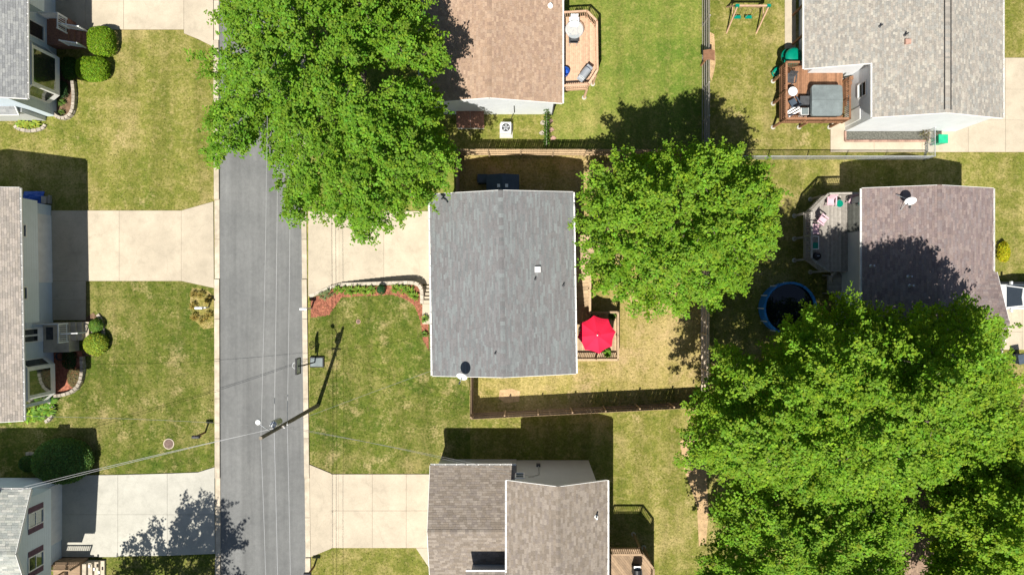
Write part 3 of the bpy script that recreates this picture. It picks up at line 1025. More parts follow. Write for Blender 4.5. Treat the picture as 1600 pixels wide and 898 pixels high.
q = P(860, 8, 3.4); vent_pipe(tg, (q.x, q.y, 3.3), 0.09, 0.25, 'white')
part('conduit', MB().tube([((804 - NX) / S, y0 + 0.05, 0.6), ((804 - NX) / S, y0 + 0.05, 2.2)], 0.03, 6), 'darkgrey', tg, local=True)
part('downspout', MB().bar((x1 - 0.55, y0 + 0.05, 0.05), (x1 - 0.55, y0 + 0.05, 2.8), 0.08, 0.06), 'darkgrey', tg, local=True)

# --- upper right house (light variegated roof)
C_BEIGE = [(0.30, 0.275, 0.235), (0.255, 0.245, 0.22), (0.355, 0.33, 0.28), (0.265, 0.245, 0.215), (0.29, 0.28, 0.25), (0.315, 0.285, 0.245)]
zr = 5.3
xr = (1481 - NX) * (1 - zr / H) / S; xe = (1567 - NX) * (1 - 4.0 / H) / S; xw = (1257 - NX) * (1 - 3.1 / H) / S; xn = (1356 - NX) * (1 - 3.6 / H) / S
yn = (NY - 106) * (1 - 3.3 / H) / S; ys = (NY - 186) * (1 - 3.8 / H) / S
ti = thing('house', 'top right house with the pale mottled beige roof and hot tub deck', 'house', (0, 0, 0), 0)
def zslope_w(x): return zr - (zr - 3.1) * (xr - x) / (xr - xw)
gable(ti, xw, xe, xr, yn, yn + 12, 3.1, 4.0, zr, C_BEIGE, tmin=0.16, tmax=0.34, jit=0.12, rake=(None, None), expo=0.13)
part('rake_board', MB().bar((xw, yn - 0.013, 3.02), (xn, yn - 0.013, zslope_w(xn) - 0.08), 0.025, 0.18), 'trim', ti, local=True)
gable(ti, xn, xe, xr, ys, yn + 0.002, zslope_w(xn), 4.0, zr, C_BEIGE, tmin=0.16, tmax=0.34, jit=0.12, rake=('trim', None), expo=0.13)
gable_wall(ti, xn + 0.3, xe - 0.4, xr, ys + 0.12, yn + 0.3, zslope_w(xn) + 0.06, 4.1, zr, 'sid_white', th=0.18)
gable_wall(ti, xw + 1.0, xe - 0.42, xr, yn + 0.31, yn + 11.8, zslope_w(xw + 1.0) - 0.02, 4.1, zr, 'sid_white', th=0.19, name='rear_wall')
for ux in (-0.2, 0.22):
    part('ridge_vent', MB().bar((xr + ux, ys + 0.2, zr - 0.03), (xr + ux, yn + 11.8, zr - 0.03), 0.05, 0.05), 'black', ti, local=True)
for (px, py, hh, mt) in ((1374, 42, 0.35, 'darkgrey'), (1414, 55, 0.4, 'darkgrey')):
    z = zslope_w((px - NX) / S * 0.9); q = P(px, py, z); vent_pipe(ti, (q.x, q.y, zslope_w(q.x)), 0.05, hh, mt)
q = P(1416, 67, 4.6); part('roof_vent', MB().box((q.x, q.y, zslope_w(q.x) + 0.06), (0.36, 0.32, 0.16)), 'paver', ti, local=True)
window(ti, (xn + 0.3, ys + 2.4, 2.4), '-x', 0.9, 0.9)
for py in (25, 70):
    a = P(1238, py, 0.0)
    piece('porch_post', 'wood_brown', ti, (a.x, a.y, 0), (a.x, a.y, 3.0), 0.13, 0.13)
part('door', MB().box((xn + 0.29, ys + 0.9, 1.1), (0.05, 0.9, 2.05)), 'trim', ti, local=True)
struct('walkway', MB().prism([tuple(G(x, y).xy) for x, y in ((1226, -80), (1243, -80), (1243, 96), (1226, 96))], 0.0, 0.05), 'conc_tan')

# --- right house (purple-brown roof)
C_PLUM = [(0.205, 0.16, 0.15), (0.18, 0.14, 0.135), (0.235, 0.19, 0.175), (0.20, 0.165, 0.16), (0.22, 0.17, 0.155)]
he, hr = 4.3, 5.5
k = (1 - he / H) / S
x0 = (1347 - NX) * k; x1 = (1552 - NX) * k; yN = (NY - 294) * k; xm = (x0 + x1) / 2
tj = thing('house', 'purple-brown roofed house on the right edge with weathered deck, tree shadow on its roof', 'house', (0, 0, 0), 0)
yS = yN - 13.0
gable(tj, x0, x1, xm, yS, yN, he, he, hr, C_PLUM, tmin=0.2, tmax=0.45, jit=0.12, rake=(None, 'trim'))
gable_wall(tj, x0 + 0.4, x1 - 0.4, xm, yS + 0.2, yN - 0.35, he + 0.1, he + 0.1, hr, 'sid_gray')
yr = (NY - 498) / S; dy = 3.3
gable(tj, yr - dy, yr + dy, yr, xm + 0.5, x1 + 0.25, he, he, 5.35, C_PLUM, tmin=0.2, tmax=0.45, jit=0.12, swap=True, gut=(False, False), rake=(None, 'trim'))
part('garage_wall', MB().prism([(x1 - 0.38, yr - dy + 0.2), (x1 - 0.05, yr - dy + 0.2), (x1 - 0.05, yr + dy - 0.2), (x1 - 0.38, yr + dy - 0.2)], 0, he - 0.1), 'sid_gray', tj, local=True)
part('garage_door', MB().box((x1 - 0.03, yr, 1.1), (0.06, 4.8, 2.2)), 'trim', tj, local=True)
part('patio_door', MB().box((x0 + 0.38, (NY - 346) / S, 2.85), (0.06, 1.9, 2.0)), 'pane', tj, local=True)
for (px, py) in ((1365, 415), (1415, 432), (1417, 446)):
    z = he + (hr - he) * 0.35; q = P(px, py, z); z2 = hr - (hr - he) * abs(q.x - xm) / (xm - x0)
    vent_pipe(tj, (q.x, q.y, z2 - 0.02), 0.06, 0.4, 'metal')
q = P(1412, 314, 5.0); z2 = hr - (hr - he) * abs(q.x - xm) / (xm - x0)
dish('satellite_dish', 'pale satellite dish on tripod legs on the purple-brown roof', (q.x, q.y, z2), (-0.25, -0.8, 0.55), 0.36, 0.75, legs=True)

# --- house under the right-hand trees (brown roof glimpsed between leaves)
tk = thing('house', 'brown roofed house glimpsed through the leaves at the bottom right corner', 'house', (0, 0, 0), 0)
a = P(1372, 690, 3.2); b2 = P(1562, 960, 3.2)
C_BROWN = [(0.26, 0.18, 0.13), (0.30, 0.21, 0.15), (0.24, 0.165, 0.12)]
gable(tk, a.x, b2.x, (a.x + b2.x) / 2, b2.y, a.y, 3.2, 3.2, 4.3, C_BROWN, tmin=0.2, tmax=0.4, jit=0.08)
gable_wall(tk, a.x + 0.4, b2.x - 0.4, (a.x + b2.x) / 2, b2.y + 0.3, a.y - 0.3, 3.3, 3.3, 4.3, 'sid_cream')

# --- left houses
C_LTGREY = [(0.235, 0.24, 0.235), (0.21, 0.215, 0.215), (0.26, 0.265, 0.255), (0.19, 0.195, 0.195)]
C_SAND = [(0.30, 0.265, 0.225), (0.275, 0.245, 0.215), (0.33, 0.29, 0.25), (0.25, 0.225, 0.195)]
C_SAGE = [(0.33, 0.34, 0.30), (0.29, 0.30, 0.275), (0.38, 0.38, 0.34), (0.25, 0.265, 0.245)]

def bay(root, x, yc, half, dep, z0, z1, wmat='trim'):
    """three-sided bay window with a hipped top, facing local +x"""
    p = [(x, yc - half - dep * 0.8), (x + dep, yc - half), (x + dep, yc + half), (x, yc + half + dep * 0.8)]
    bb = part('bay_window', MB().prism(p, z0, z1), wmat, root, local=True)
    t = 0.012
    def pane(p0, p1, m):
        p0 = Vector(p0); p1 = Vector(p1); d = (p1 - p0).normalized(); nn = Vector((d.y, -d.x))
        a = p0 + d * m + nn * t; b = p1 - d * m + nn * t
        a2 = p0 + d * m; b2 = p1 - d * m
        part('pane', MB().prism([tuple(a2), tuple(a), tuple(b), tuple(b2)], z0 + 0.45, z1 - 0.25), 'pane', bb, local=True)
    pane(p[0], p[1], 0.12); pane(p[1], p[2], 0.22); pane(p[2], p[3], 0.12)
    q = [(x, p[0][1] - 0.1), (x + dep + 0.12, p[1][1] - 0.06), (x + dep + 0.12, p[2][1] + 0.06), (x, p[3][1] + 0.1)]
    part('bay_cap', MB().prism(q, z1, [z1 + 0.3, z1 + 0.05, z1 + 0.05, z1 + 0.3]), 'trim', bb, local=True)
    return bb

def white_rail(root, a, b, h=0.9, mat='white'):
    a = Vector(a); b = Vector(b); up = Vector((0, 0, 1)); d = b - a
    piece('hand_rail', mat, root, a + up * h, b + up * h, 0.07, 0.06)
    piece('bottom_rail', mat, root, a + up * 0.1, b + up * 0.1, 0.05, 0.05)
    for e in (a, b): piece('post', mat, root, e, e + up * (h + 0.05), 0.09, 0.09)
    n = max(2, int(d.length / 0.14))
    for k in range(1, n):
        q = a + d * (k / n); piece('baluster', mat, root, q + up * 0.1, q + up * h, 0.035, 0.035)

# house B
hb = thing('house', 'left middle house with sand-grey roof, white siding and long tan driveway', 'house', G(80, 321), math.radians(1.0))
he, hr = 4.8, 6.2
gable(hb, -10.4, 1.62, -4.4, -14.75, 0.5, he, he, hr, C_SAND, tmin=0.2, tmax=0.45, jit=0.08)
gable_wall(hb, -9.9, 0.0, -4.4, -14.3, 0.0, he + 0.15, he + 0.3, hr, 'sid_skylit')
part('upper_storey', MB().box((0.45, -4.2, 3.55), (0.88, 8.38, 2.3)), 'sid_skylit', hb, local=True)
for y in (-2.2, -6.4):
    window(hb, (0.89, y, 3.95), '+x', 0.75, 0.85, mull=False)
part('garage_door', MB().box((0.02, -3.2, 1.08), (0.06, 4.9, 2.15)), 'trim', hb, local=True)
dr = part('door', MB().box((0.03, -9.35, 2.05), (0.06, 1.0, 2.05)), 'trim', hb, local=True)
for s in (-0.24, 0.24):
    part('pane', MB().box((0.066, -9.35 + s, 2.15), (0.012, 0.36, 1.2)), 'pane', dr, local=True)
bay(hb, 0.0, -12.55, 1.05, 0.65, 0.75, 3.3)
lnd = part('landing', MB().box((0.95, -9.6, 0.5), (1.85, 2.1, 1.0)), 'conc_kerb', hb, local=True)
part('door_mat', MB().box((0.5, -9.3, 1.008), (0.5, 0.9, 0.016)), 'darkgrey', lnd, local=True)
for i in range(4):
    pblock('step', 'conc_kerb', hb, (2.05 + 0.33 * i, -9.2, 0.40 - 0.1 * i), (0.33, 1.3, 0.8 - 0.2 * i), local=True)
for (a, b) in (((0.1, -8.6, 1.0), (1.8, -8.6, 1.0)), ((1.8, -8.62, 1.0), (1.8, -9.9, 1.0))):
    A = hb.matrix_basis; W_ = ROOTM[hb.name].inverted()
    white_rail(hb, W_ @ Vector(a), W_ @ Vector(b))
W_ = ROOTM[hb.name].inverted()
white_rail(hb, W_ @ Vector((1.95, -9.3, 0.9)), W_ @ Vector((2.7, -9.3, 0.4)))

# house A
ha = thing('house', 'top left house with smooth grey roof, bay window and white stair railing', 'house', G(89, 183), math.radians(0.4))
he, hr = 4.7, 6.1
gable(ha, -9.4, 1.62, -4.0, -0.1, 12.5, he, he, hr, C_LTGREY, tmin=0.2, tmax=0.4, jit=0.08)
gable_wall(ha, -9.0, 0.0, -4.0, 0.05, 12.3, he + 0.15, he + 0.3, hr, 'sid_skylit')
part('upper_storey', MB().box((0.5, 9.3, 3.5), (1.0, 5.4, 2.2)), 'sid_skylit', ha, local=True)
window(ha, (1.0, 9.4, 3.7), '+x', 1.0, 1.0, shutter='maroon')
bay(ha, 0.0, 2.7, 1.35, 0.75, 0.7, 3.3)
window(ha, (0.0, 5.55, 2.2), '+x', 1.0, 1.9, mull=False, name='entry_door')
part('landing', MB().box((0.75, 5.9, 0.45), (1.5, 1.9, 0.9)), 'brick', ha, local=True)
for i in range(4):
    pblock('step', 'brick', ha, (1.65 + 0.32 * i, 5.5, 0.36 - 0.09 * i), (0.32, 1.1, 0.72 - 0.18 * i), local=True)
W_ = ROOTM[ha.name].inverted()
white_rail(ha, W_ @ Vector((0.1, 6.8, 0.9)), W_ @ Vector((1.45, 6.8, 0.9)))
white_rail(ha, W_ @ Vector((1.45, 6.75, 0.9)), W_ @ Vector((1.45, 5.75, 0.9)))
white_rail(ha, W_ @ Vector((1.55, 6.1, 0.85)), W_ @ Vector((2.5, 6.1, 0.3)))
white_rail(ha, W_ @ Vector((1.55, 4.9, 0.85)), W_ @ Vector((2.4, 4.9, 0.35)))
b = MB(); b.prism([(-6, -0.5), (-0.9, -0.5), (-0.9, 0.02), (-6, 0.02)], [2.2, 2.2, 2.5, 2.5], [2.3, 2.3, 2.62, 2.62])
pr = part('pent_roof', b, 'trim', ha, local=True)
s_ = MB(); d = Vector((0, 0.48, 0.3)); shingle_slope(s_, Vector((-6, -0.47, 2.325)), Vector((1, 0, 0)), 5.05, d.normalized(), d.length, Vector((0, -0.3, 0.5)).normalized(), C_LTGREY, 0.15, 0.2, 0.4)
part('shingles', s_, 'shingle', pr, local=True, kind='stuff')
part('lower_wall', MB().box((-3.2, -0.12, 1.1), (4.8, 0.3, 2.2)), 'sid_gray', ha, local=True)

# house C
hc = thing('house', 'bottom left house with plum shutters on its white gable end wall', 'house', G(97, 746), 0)
he, hr = 4.8, 6.0
gable(hc, -6.7, 0.7, -3.0, -12, 1.55, he, he, hr, C_SAGE, tmin=0.2, tmax=0.45, jit=0.12, swap=True)
gable_wall(hc, -6.1, 0.0, -3.0, -11.5, 0.0, he + 0.15, he + 0.15, hr, 'sid_skylit', swap=True)
gable_wall(hc, -6.09, -0.01, -3.0, -0.5, 1.05, he + 0.15, he + 0.15, hr, 'sid_skylit', zb=2.4, swap=True, name='upper_storey')
for y in (-1.55, -4.45):
    window(hc, (1.05, y, 3.75), '+x', 0.85, 1.15, shutter='plum')
part('chimney', MB().box((-0.9, 0.35, 5.0), (0.8, 0.5, 1.2)), 'trim', hc, local=True)
part('garage_door', MB().box((0.02, -2.4, 1.08), (0.06, 4.2, 2.15)), 'trim', hc, local=True)
part('landing', MB().box((1.0, -6.6, 0.45), (1.9, 1.6, 0.9)), 'wood_walnut', hc, local=True)
for i in range(4):
    pblock('step', 'conc_kerb', hc, (2.1 + 0.32 * i, -6.8, 0.36 - 0.09 * i), (0.32, 1.6, 0.72 - 0.18 * i), local=True)
W_ = ROOTM[hc.name].inverted()
white_rail(hc, W_ @ Vector((0.9, -6.4, 0.9)), W_ @ Vector((0.9, -7.3, 0.9)), mat='wood_tan')
white_rail(hc, W_ @ Vector((1.9, -5.95, 0.9)), W_ @ Vector((0.1, -5.95, 0.9)), mat='wood_walnut')
for i in range(3):
    pblock('step_light', 'white', hc, (2.55 + 0.24 * i, -6.1 - 0.3 * i, 0.75 - 0.15 * i), (0.12, 0.2, 0.1), local=True)

# ------------------------------------------------------------------ fences
def picket_fence(label, a, b, mat, h=1.9, side=1, pw=0.14, gap=0.016, group='wood privacy fence runs', post_sp=2.45, pitch=None, name='wood_fence', rt=0.065):
    """a, b ground points; rails and posts on the `side` (left of a->b = +1)"""
    a = Vector(a); b = Vector(b); d = (b - a); L = d.length; f = d / L; nrm = Vector((-f.y, f.x, 0)) * side
    t = thing(name, label, 'fence', a, 0, group)
    n = int(L / (pw + gap)); st = L / n
    for k in range(n):
        c = a + f * (st * (k + 0.5)); hh = h + random.uniform(-0.02, 0.02)
        piece('picket', mat, t, c + Vector((0, 0, 0.04)), c + Vector((0, 0, hh)) + f * random.uniform(-0.012, 0.012), (st - gap) if abs(f.x) > abs(f.y) else 0.02, 0.02 if abs(f.x) > abs(f.y) else (st - gap))
    m = max(1, round(L / post_sp))
    for k in range(m + 1):
        c = a + f * (L * k / m) + nrm * 0.09
        lean = nrm * random.uniform(-0.05, 0.05) + f * random.uniform(-0.04, 0.04)
        piece('post', mat, t, c, c + Vector((0, 0, h + 0.02)) + lean, 0.1, 0.1)
    for z in (0.35, 1.0, 1.65):
        for k in range(m):
            c0 = a + f * (L * k / m) + nrm * (0.012 + rt / 2); c1 = a + f * (L * (k + 1) / m) + nrm * (0.012 + rt / 2)
            piece('rail', mat, t, c0 + Vector((0, 0, z * h / 1.9)), c1 + Vector((0, 0, z * h / 1.9 + random.uniform(-0.02, 0.02))), rt, 0.09)
    return t
picket_fence('tan picket fence casting a wide shadow north of the grey roofed house', G(716, 242.5), G(1010, 243), 'wood_tan', 1.95, side=-1)
picket_fence('tan picket fence continuing east behind the middle tree', G(1010, 243), G(1097, 243), 'wood_tan', 1.95, side=-1)
picket_fence('short brown fence from the parched yard corner down behind the dark shed', G(717, 244), G(717, 322), 'wood_walnut', 1.9, side=1)
picket_fence('long dark brown fence along the south side of the parched backyard', G(739, 646), G(1094, 628), 'wood_walnut', 1.95, side=1, gap=0.006, rt=0.09)
picket_fence('short dark brown fence from the grey roofed house to the south fence corner', G(739, 572), G(738, 645), 'wood_walnut', 1.95, side=1)
picket_fence('tan-grey fence along the east side of the parched backyard', G(1096, 245), G(1096, 630), 'wood_pale', 1.9, side=-1, rt=0.11)

def rail_fence(label, a, b, mat, h=1.7):
    a = Vector(a); b = Vector(b); d = b - a; L = d.length; f = d / L; nr = Vector((-f.y, f.x, 0))
    t = thing('board_fence', label, 'fence', a, 0)
    m = round(L / 2.45)
    for k in range(m + 1):
        c = a + f * (L * k / m)
        piece('post', mat, t, c, c + Vector((0, 0, h + 0.05)) + nr * random.uniform(-0.05, 0.05), 0.1, 0.1)
    for j in range(7):
        z = 0.15 + j * (h - 0.2) / 6
        for k in range(m):
            s = 0.07 if j % 2 else -0.07
            c0 = a + f * (L * k / m + 0.02) + nr * s; c1 = a + f * (L * (k + 1) / m - 0.02) + nr * s
            piece('board', mat, t, c0 + Vector((0, 0, z)), c1 + Vector((0, 0, z + random.uniform(-0.015, 0.015))), 0.024, 0.14)
    return t
rail_fence('weathered grey board fence between the two upper back lawns', G(1098, -60), G(1098, 241), 'wood_gray')

def chain_fence(label, a, b, h=1.2, name='chain_link_fence', seg=2.6):
    a = Vector(a); b = Vector(b); d = b - a; L = d.length; f = d / L
    t = thing(name, label, 'fence', a, 0)
    m = max(1, round(L / seg))
    for k in range(m + 1):
        c = a + f * (L * k / m)
        part('post', MB().tube([c, c + Vector((0, 0, h + 0.04))], 0.035, 8), 'metal', t)
    part('top_rail', MB().tube([a + Vector((0, 0, h)), b + Vector((0, 0, h))], 0.03, 8), 'metal', t)
    w = MB(); s = 0.09; n = int((L + h) / s)
    for k in range(n):
        x = k * s
        for sg in (1, -1):
            x0, z0, x1, z1 = (x - h, 0.03, x, h) if sg == 1 else (x, 0.03, x - h, h)
            # clip to the run
            def clip(xa, za, xb, zb):
                if xa > xb: xa, za, xb, zb = xb, zb, xa, za
                if xb < 0 or xa > L: return None
                if xa < 0: za += (zb - za) * (0 - xa) / (xb - xa); xa = 0
                if xb > L: zb = za + (zb - za) * (L - xa) / (xb - xa); xb = L
                return xa, za, xb, zb
            r = clip(x0, z0, x1, z1)
            if r and r[2] - r[0] > 0.02:
                w.tube([a + f * r[0] + Vector((0, 0, r[1])), a + f * r[2] + Vector((0, 0, r[3]))], 0.0045, 3, cap=False)
    part('wire_mesh', w, 'metal', t, kind='stuff')
    return t
chain_fence('long galvanised chain link fence below the hot tub deck', G(1137, 249.5), G(1442, 249.5))
chain_fence('short chain link gate section beside the green wheeled bin', G(1444, 249.5), G(1444, 205), 1.2, 'chain_link_gate', 1.1)

# ------------------------------------------------------------------ retaining wall and front bed of the middle house
rw_path = [(484, 463), (500, 456), (520, 448), (534, 444.5), (560, 443.5), (600, 442.5), (640, 441.5), (650, 442), (657, 445), (661, 451), (662, 460), (662, 474)]
rw = thing('retaining_wall', 'low curved wall of pale stone blocks between the driveway and the front bed', 'retaining wall', G(484, 463))
def along(path, step):
    pts = [Vector(p) for p in path]; out = []
    for i in range(len(pts) - 1):
        L = (pts[i + 1] - pts[i]).length
        if L < 0.5: continue
        n = max(1, round(L / step))
        for k in range(n):
            out.append((pts[i].lerp(pts[i + 1], k / n), pts[i].lerp(pts[i + 1], (k + 1) / n)))
    return out
for (a, b) in along(rw_path, 8.5):
    m = (a + b) / 2
    topz = lawn_z(m.x, min(m.y + 4, 500)) + 0.06
    rows = max(1, round(topz / 0.17)); hh = topz / rows
    for r in range(rows):
        off = 0.15 * (r % 2)
        p0 = G(a.x, a.y, hh * (r + 0.5)); p1 = G(b.x, b.y, hh * (r + 0.5)); dd = (p1 - p0).normalized()
        piece('block', 'wall_block', rw, p0 + dd * 0.006, p1 - dd * 0.006, 0.26, hh - 0.006, shape='block')

bed_poly = [(486, 467), (500, 459), (522, 451), (536, 448), (652, 446), (660, 453), (660, 476), (672, 476), (672, 545), (664, 530), (660, 500), (652, 478), (640, 468), (618, 460), (560, 462), (535, 464), (524, 478), (514, 492), (486, 496)]
mulch = struct('mulch_bed', conform(bed_poly, lawn_z, 0.012, 2.0), 'mulch', True)
def chips(parent, poly, mat, n, zf, size=0.06):
    xs = [p[0] for p in poly]; ys = [p[1] for p in poly]
    b = MB(); c = 0
    while c < n:
        x = random.uniform(min(xs), max(xs)); y = random.uniform(min(ys), max(ys))
        if inside(poly, x, y):
            c += 1; p = G(x, y, zf(x, y) + 0.015); an = random.uniform(0, 6.28)
            d = Vector((math.cos(an), math.sin(an), random.uniform(-0.3, 0.3))) * size
            b.bar(p - d, p + d, 0.035, 0.02)
    return part('bark_chips', b, mat, parent, kind='stuff')
chips(mulch, bed_poly, 'mulch', 1400, lambda x, y: lawn_z(x, y) + 0.01)
# front steps and walk
fs = struct('front_walk', MB().prism([tuple(G(x, y).xy) for x, y in ((663, 474), (699, 474), (699, 505), (663, 505))], 0.3, 0.86), 'conc_tan')
for i in range(5):
    y = 446 + i * 5.6
    pblock('step', 'conc_tan', fs, tuple(G(681, y + 2.8, (i + 1) * 0.165 / 2)), (36 / S, 5.6 / S - 0.004, (i + 1) * 0.165))

# ------------------------------------------------------------------ plants
def leaves_mesh(name, cen, nrm, size, colr, mat='leaf', width=0.62, fold=0.25, dirv=None):
    n = len(cen)
    nrm = nrm / (np.linalg.norm(nrm, axis=1, keepdims=True) + 1e-9)
    if dirv is None: dirv = rng.normal(size=(n, 3))
    dirv = dirv - nrm * (dirv * nrm).sum(1, keepdims=True)
    dirv /= (np.linalg.norm(dirv, axis=1, keepdims=True) + 1e-9)
    side = np.cross(nrm, dirv)
    s = np.asarray(size).reshape(-1, 1)
    v = np.zeros((n, 4, 3))
    v[:, 0] = cen - dirv * s * 0.5
    v[:, 1] = cen + side * s * width * 0.5 + nrm * s * fold * 0.3 + dirv * s * 0.05
    v[:, 2] = cen + dirv * s * 0.5
    v[:, 3] = cen - side * s * width * 0.5 + nrm * s * fold * 0.3 + dirv * s * 0.05
    i = np.arange(n)[:, None] * 4
    f = np.concatenate([i + 0, i + 1, i + 2, i + 0, i + 2, i + 3], 1).ravel()
    c = np.repeat(colr, 4, axis=0)
    return np_mesh(name, v.reshape(-1, 3), f, 3, mat, c)

def leaf_colors(n, base, var=0.25, hue=0.15):
    b = np.array(base)[None, :] * np.ones((n, 1))
    k = np.exp(rng.normal(0, var, (n, 1)))
    y = rng.normal(0, hue, (n, 1))
    c = b * k
    c[:, 0:1] *= np.exp(y); c[:, 2:3] *= np.exp(-0.5 * y)
    return np.clip(c, 0.002, 0.6)

def shrub(label, px, py, rx, ry, h, base=(0.07, 0.15, 0.018), n=2600, size=0.1, sq=2.4, name='shrub', group=None, z0=0.0, lump=0.12, var=0.25):
    """px, py plan position in ground pixels, rx ry radii in metres"""
    o = G(px, py, z0)
    t = thing(name, label, 'shrub', o, 0, group)
    u = rng.normal(size=(n, 3)); u /= np.linalg.norm(u, axis=1, keepdims=True)
    u[:, 2] = np.where(u[:, 2] < -0.35, -u[:, 2], u[:, 2])
    rad = (np.abs(u[:, 0]) ** sq + np.abs(u[:, 1]) ** sq + np.abs(u[:, 2]) ** sq) ** (-1 / sq)
    w = rng.normal(size=(7, 3)) * 2.6; ph = rng.uniform(0, 6.28, 7)
    lum = np.sin(u @ w.T + ph).sum(1) / 7
    rr = rad * (1 + lump * lum) * (1 - np.abs(rng.normal(0, 0.10, n)))
    c = np.stack([u[:, 0] * rr * rx, u[:, 1] * rr * ry, h * 0.42 + u[:, 2] * rr * h * 0.55], 1)
    c[:, 2] = np.maximum(c[:, 2], 0.04)
    nr = u / np.array([rx, ry, h * 0.6]) + rng.normal(0, 0.75, (n, 3)) + np.array([0, 0, 0.5])
    me = leaves_mesh('foliage', c, nr, rng.uniform(0.7, 1.3, n) * size, leaf_colors(n, base, var))
    np_obj('foliage', me, t)
    b = MB()
    for k in range(9):
        an = k * 0.7; e = Vector((math.cos(an) * rx * 0.6, math.sin(an) * ry * 0.6, h * 0.6))
        b.tube([(0, 0, 0), tuple(e * 0.5 + Vector((0, 0, 0.08))), tuple(e)], [0.035, 0.022, 0.01], 5)
    part('stem', b, 'bark', t, local=True)
    return t

def blade_plant(label, px, py, r, h, base, n=40, width=0.07, name='leafy_plant', group=None, z0=0.0, flower=None):
    """clump of arching strap or hosta leaves"""
    o = G(px, py, z0)
    t = thing(name, label, 'plant', o, 0, group)
    V = []; F = []; Cc = []
    cols = leaf_colors(n, base, 0.22)
    for k in range(n):
        an = random.uniform(0, 6.28); L = r * random.uniform(0.55, 1.1); hh = h * random.uniform(0.6, 1.1)
        d = Vector((math.cos(an), math.sin(an), 0)); sd = Vector((-d.y, d.x, 0)) * width * random.uniform(0.7, 1.2) / 2
        st = d * random.uniform(0, r * 0.2)
        mid = st + d * L * 0.5 + Vector((0, 0, hh)); tip = st + d * L + Vector((0, 0, hh * random.uniform(0.3, 0.75)))
        i = len(V)
        V += [st, mid - sd, mid + sd, tip]
        F += [i, i + 1, i + 2, i + 1, i + 3, i + 2]
        Cc += [cols[k]] * 4
    me = np_mesh('leaves', np.array([tuple(v) for v in V]), F, 3, 'leaf', np.array(Cc))
    np_obj('leaves', me, t)
    if flower:
        b = MB()
        for k in range(7):
            an = random.uniform(0, 6.28); q = Vector((math.cos(an), math.sin(an), 0)) * r * random.uniform(0, 0.7)
            b.lathe((q.x, q.y, h * 1.05), [(0.01, 0), (0.05, 0.03), (0.04, 0.05)], 6)
        part('blossom', b, flower, t, local=True)
    return t

# front bed plants of the middle house
i = 0
ords = ['first', 'second', 'third', 'fourth', 'fifth', 'sixth', 'seventh', 'eighth', 'ninth', 'tenth', 'eleventh', 'twelfth']
for (px, py, r, kind) in ((506, 462, 0.42, 1), (516, 458, 0.4, 1), (529, 453, 0.36, 0), (541, 453, 0.38, 0), (552, 454, 0.4, 0), (563, 453, 0.38, 0), (574, 454, 0.38, 0), (585, 453, 0.36, 0), (622, 451, 0.36, 0), (632, 452, 0.4, 0), (644, 455, 0.42, 0), (652, 462, 0.42, 0)):
    z = lawn_z(px, py) + 0.01
    if kind == 0:
        blade_plant('green daylily clump, %s plant from the street in the red mulch bed' % ords[i], px, py, r, 0.34, (0.17, 0.28, 0.03), 46, 0.08, 'daylily', 'bed plants along the retaining wall', z)
    else:
        blade_plant('pale variegated grassy clump, %s plant from the street in the red mulch bed' % ords[i], px, py, r, 0.3, (0.17, 0.22, 0.09), 40, 0.06, 'ornamental_grass', 'bed plants along the retaining wall', z)
    i += 1
shrub('small dark green shrub standing alone in the red mulch bed', 600, 452, 0.30, 0.34, 0.6, (0.03, 0.10, 0.03), 700, 0.09, z0=lawn_z(600, 452), lump=0.2)
blade_plant('light green plant by the front walk under the grey roof edge', 667, 497, 0.32, 0.35, (0.16, 0.26, 0.04), 40, 0.10, 'hosta', None, 0.86)
blade_plant('small green plant by the house wall below the front walk', 667, 520, 0.28, 0.3, (0.12, 0.20, 0.03), 34, 0.09, 'hosta', None, lawn_z(667, 520))

# left gardens
def edging(label, path, step=6.0, hgt=0.2, w=0.24, rows=1, z0=0.0, mat='block', name='garden_edging'):
    t = thing(name, label, 'edging', G(*path[0]))
    for (a, b) in along(path, step):
        for r in range(rows):
            z = hgt * (r + 0.5)
            p0 = G(a.x, a.y, z); p1 = G(b.x, b.y, z); d = (p1 - p0).normalized(); j = random.uniform(-0.012, 0.012)
            nn = Vector((-d.y, d.x, 0)) * j
            piece('block', mat, t, p0 + d * 0.012 + nn, p1 - d * 0.012 + nn, w, hgt - 0.005, shape='block')
    return t
def arc(cx, cy, rx, ry, a0, a1, n=10):
    return [(cx + rx * math.cos(math.radians(a0 + (a1 - a0) * k / n)), cy + ry * math.sin(math.radians(a0 + (a1 - a0) * k / n))) for k in range(n + 1)]

struct('planting_bed', flat([(86, 100), (120, 118), (119, 165), (112, 180), (100, 185), (88, 178), (82, 160)], 0.02), 'soil')
edging('U-shaped grey block edging in front of the top left bay window', [(117, 128), (119, 150), (118, 166)] + arc(101, 166, 17, 20, 0, 170, 9), rows=2, hgt=0.16)
shrub('tall clipped bright green shrub, upper one beside the top left driveway', 168, 70, 0.92, 1.05, 1.25, (0.17, 0.285, 0.014), 6000, 0.10, 3.0, lump=0.05, group='clipped shrubs by the top left house')
shrub('broad clipped bright green shrub, lower one beside the top left steps', 153, 112, 1.15, 0.88, 1.1, (0.17, 0.285, 0.014), 6000, 0.10, 3.0, lump=0.05, group='clipped shrubs by the top left house')
shrub('dark green shrub tucked between bay window and clipped shrubs', 115, 110, 0.6, 0.85, 0.8, (0.035, 0.09, 0.012), 2200, 0.1)
shrub('dark low shrub in the U-shaped bed', 101, 142, 0.45, 0.6, 0.55, (0.03, 0.075, 0.02), 1100, 0.09)
blade_plant('green plant at the sunny end of the U-shaped bed', 99, 161, 0.32, 0.3, (0.10, 0.18, 0.03), 36, 0.08, 'leafy_plant')
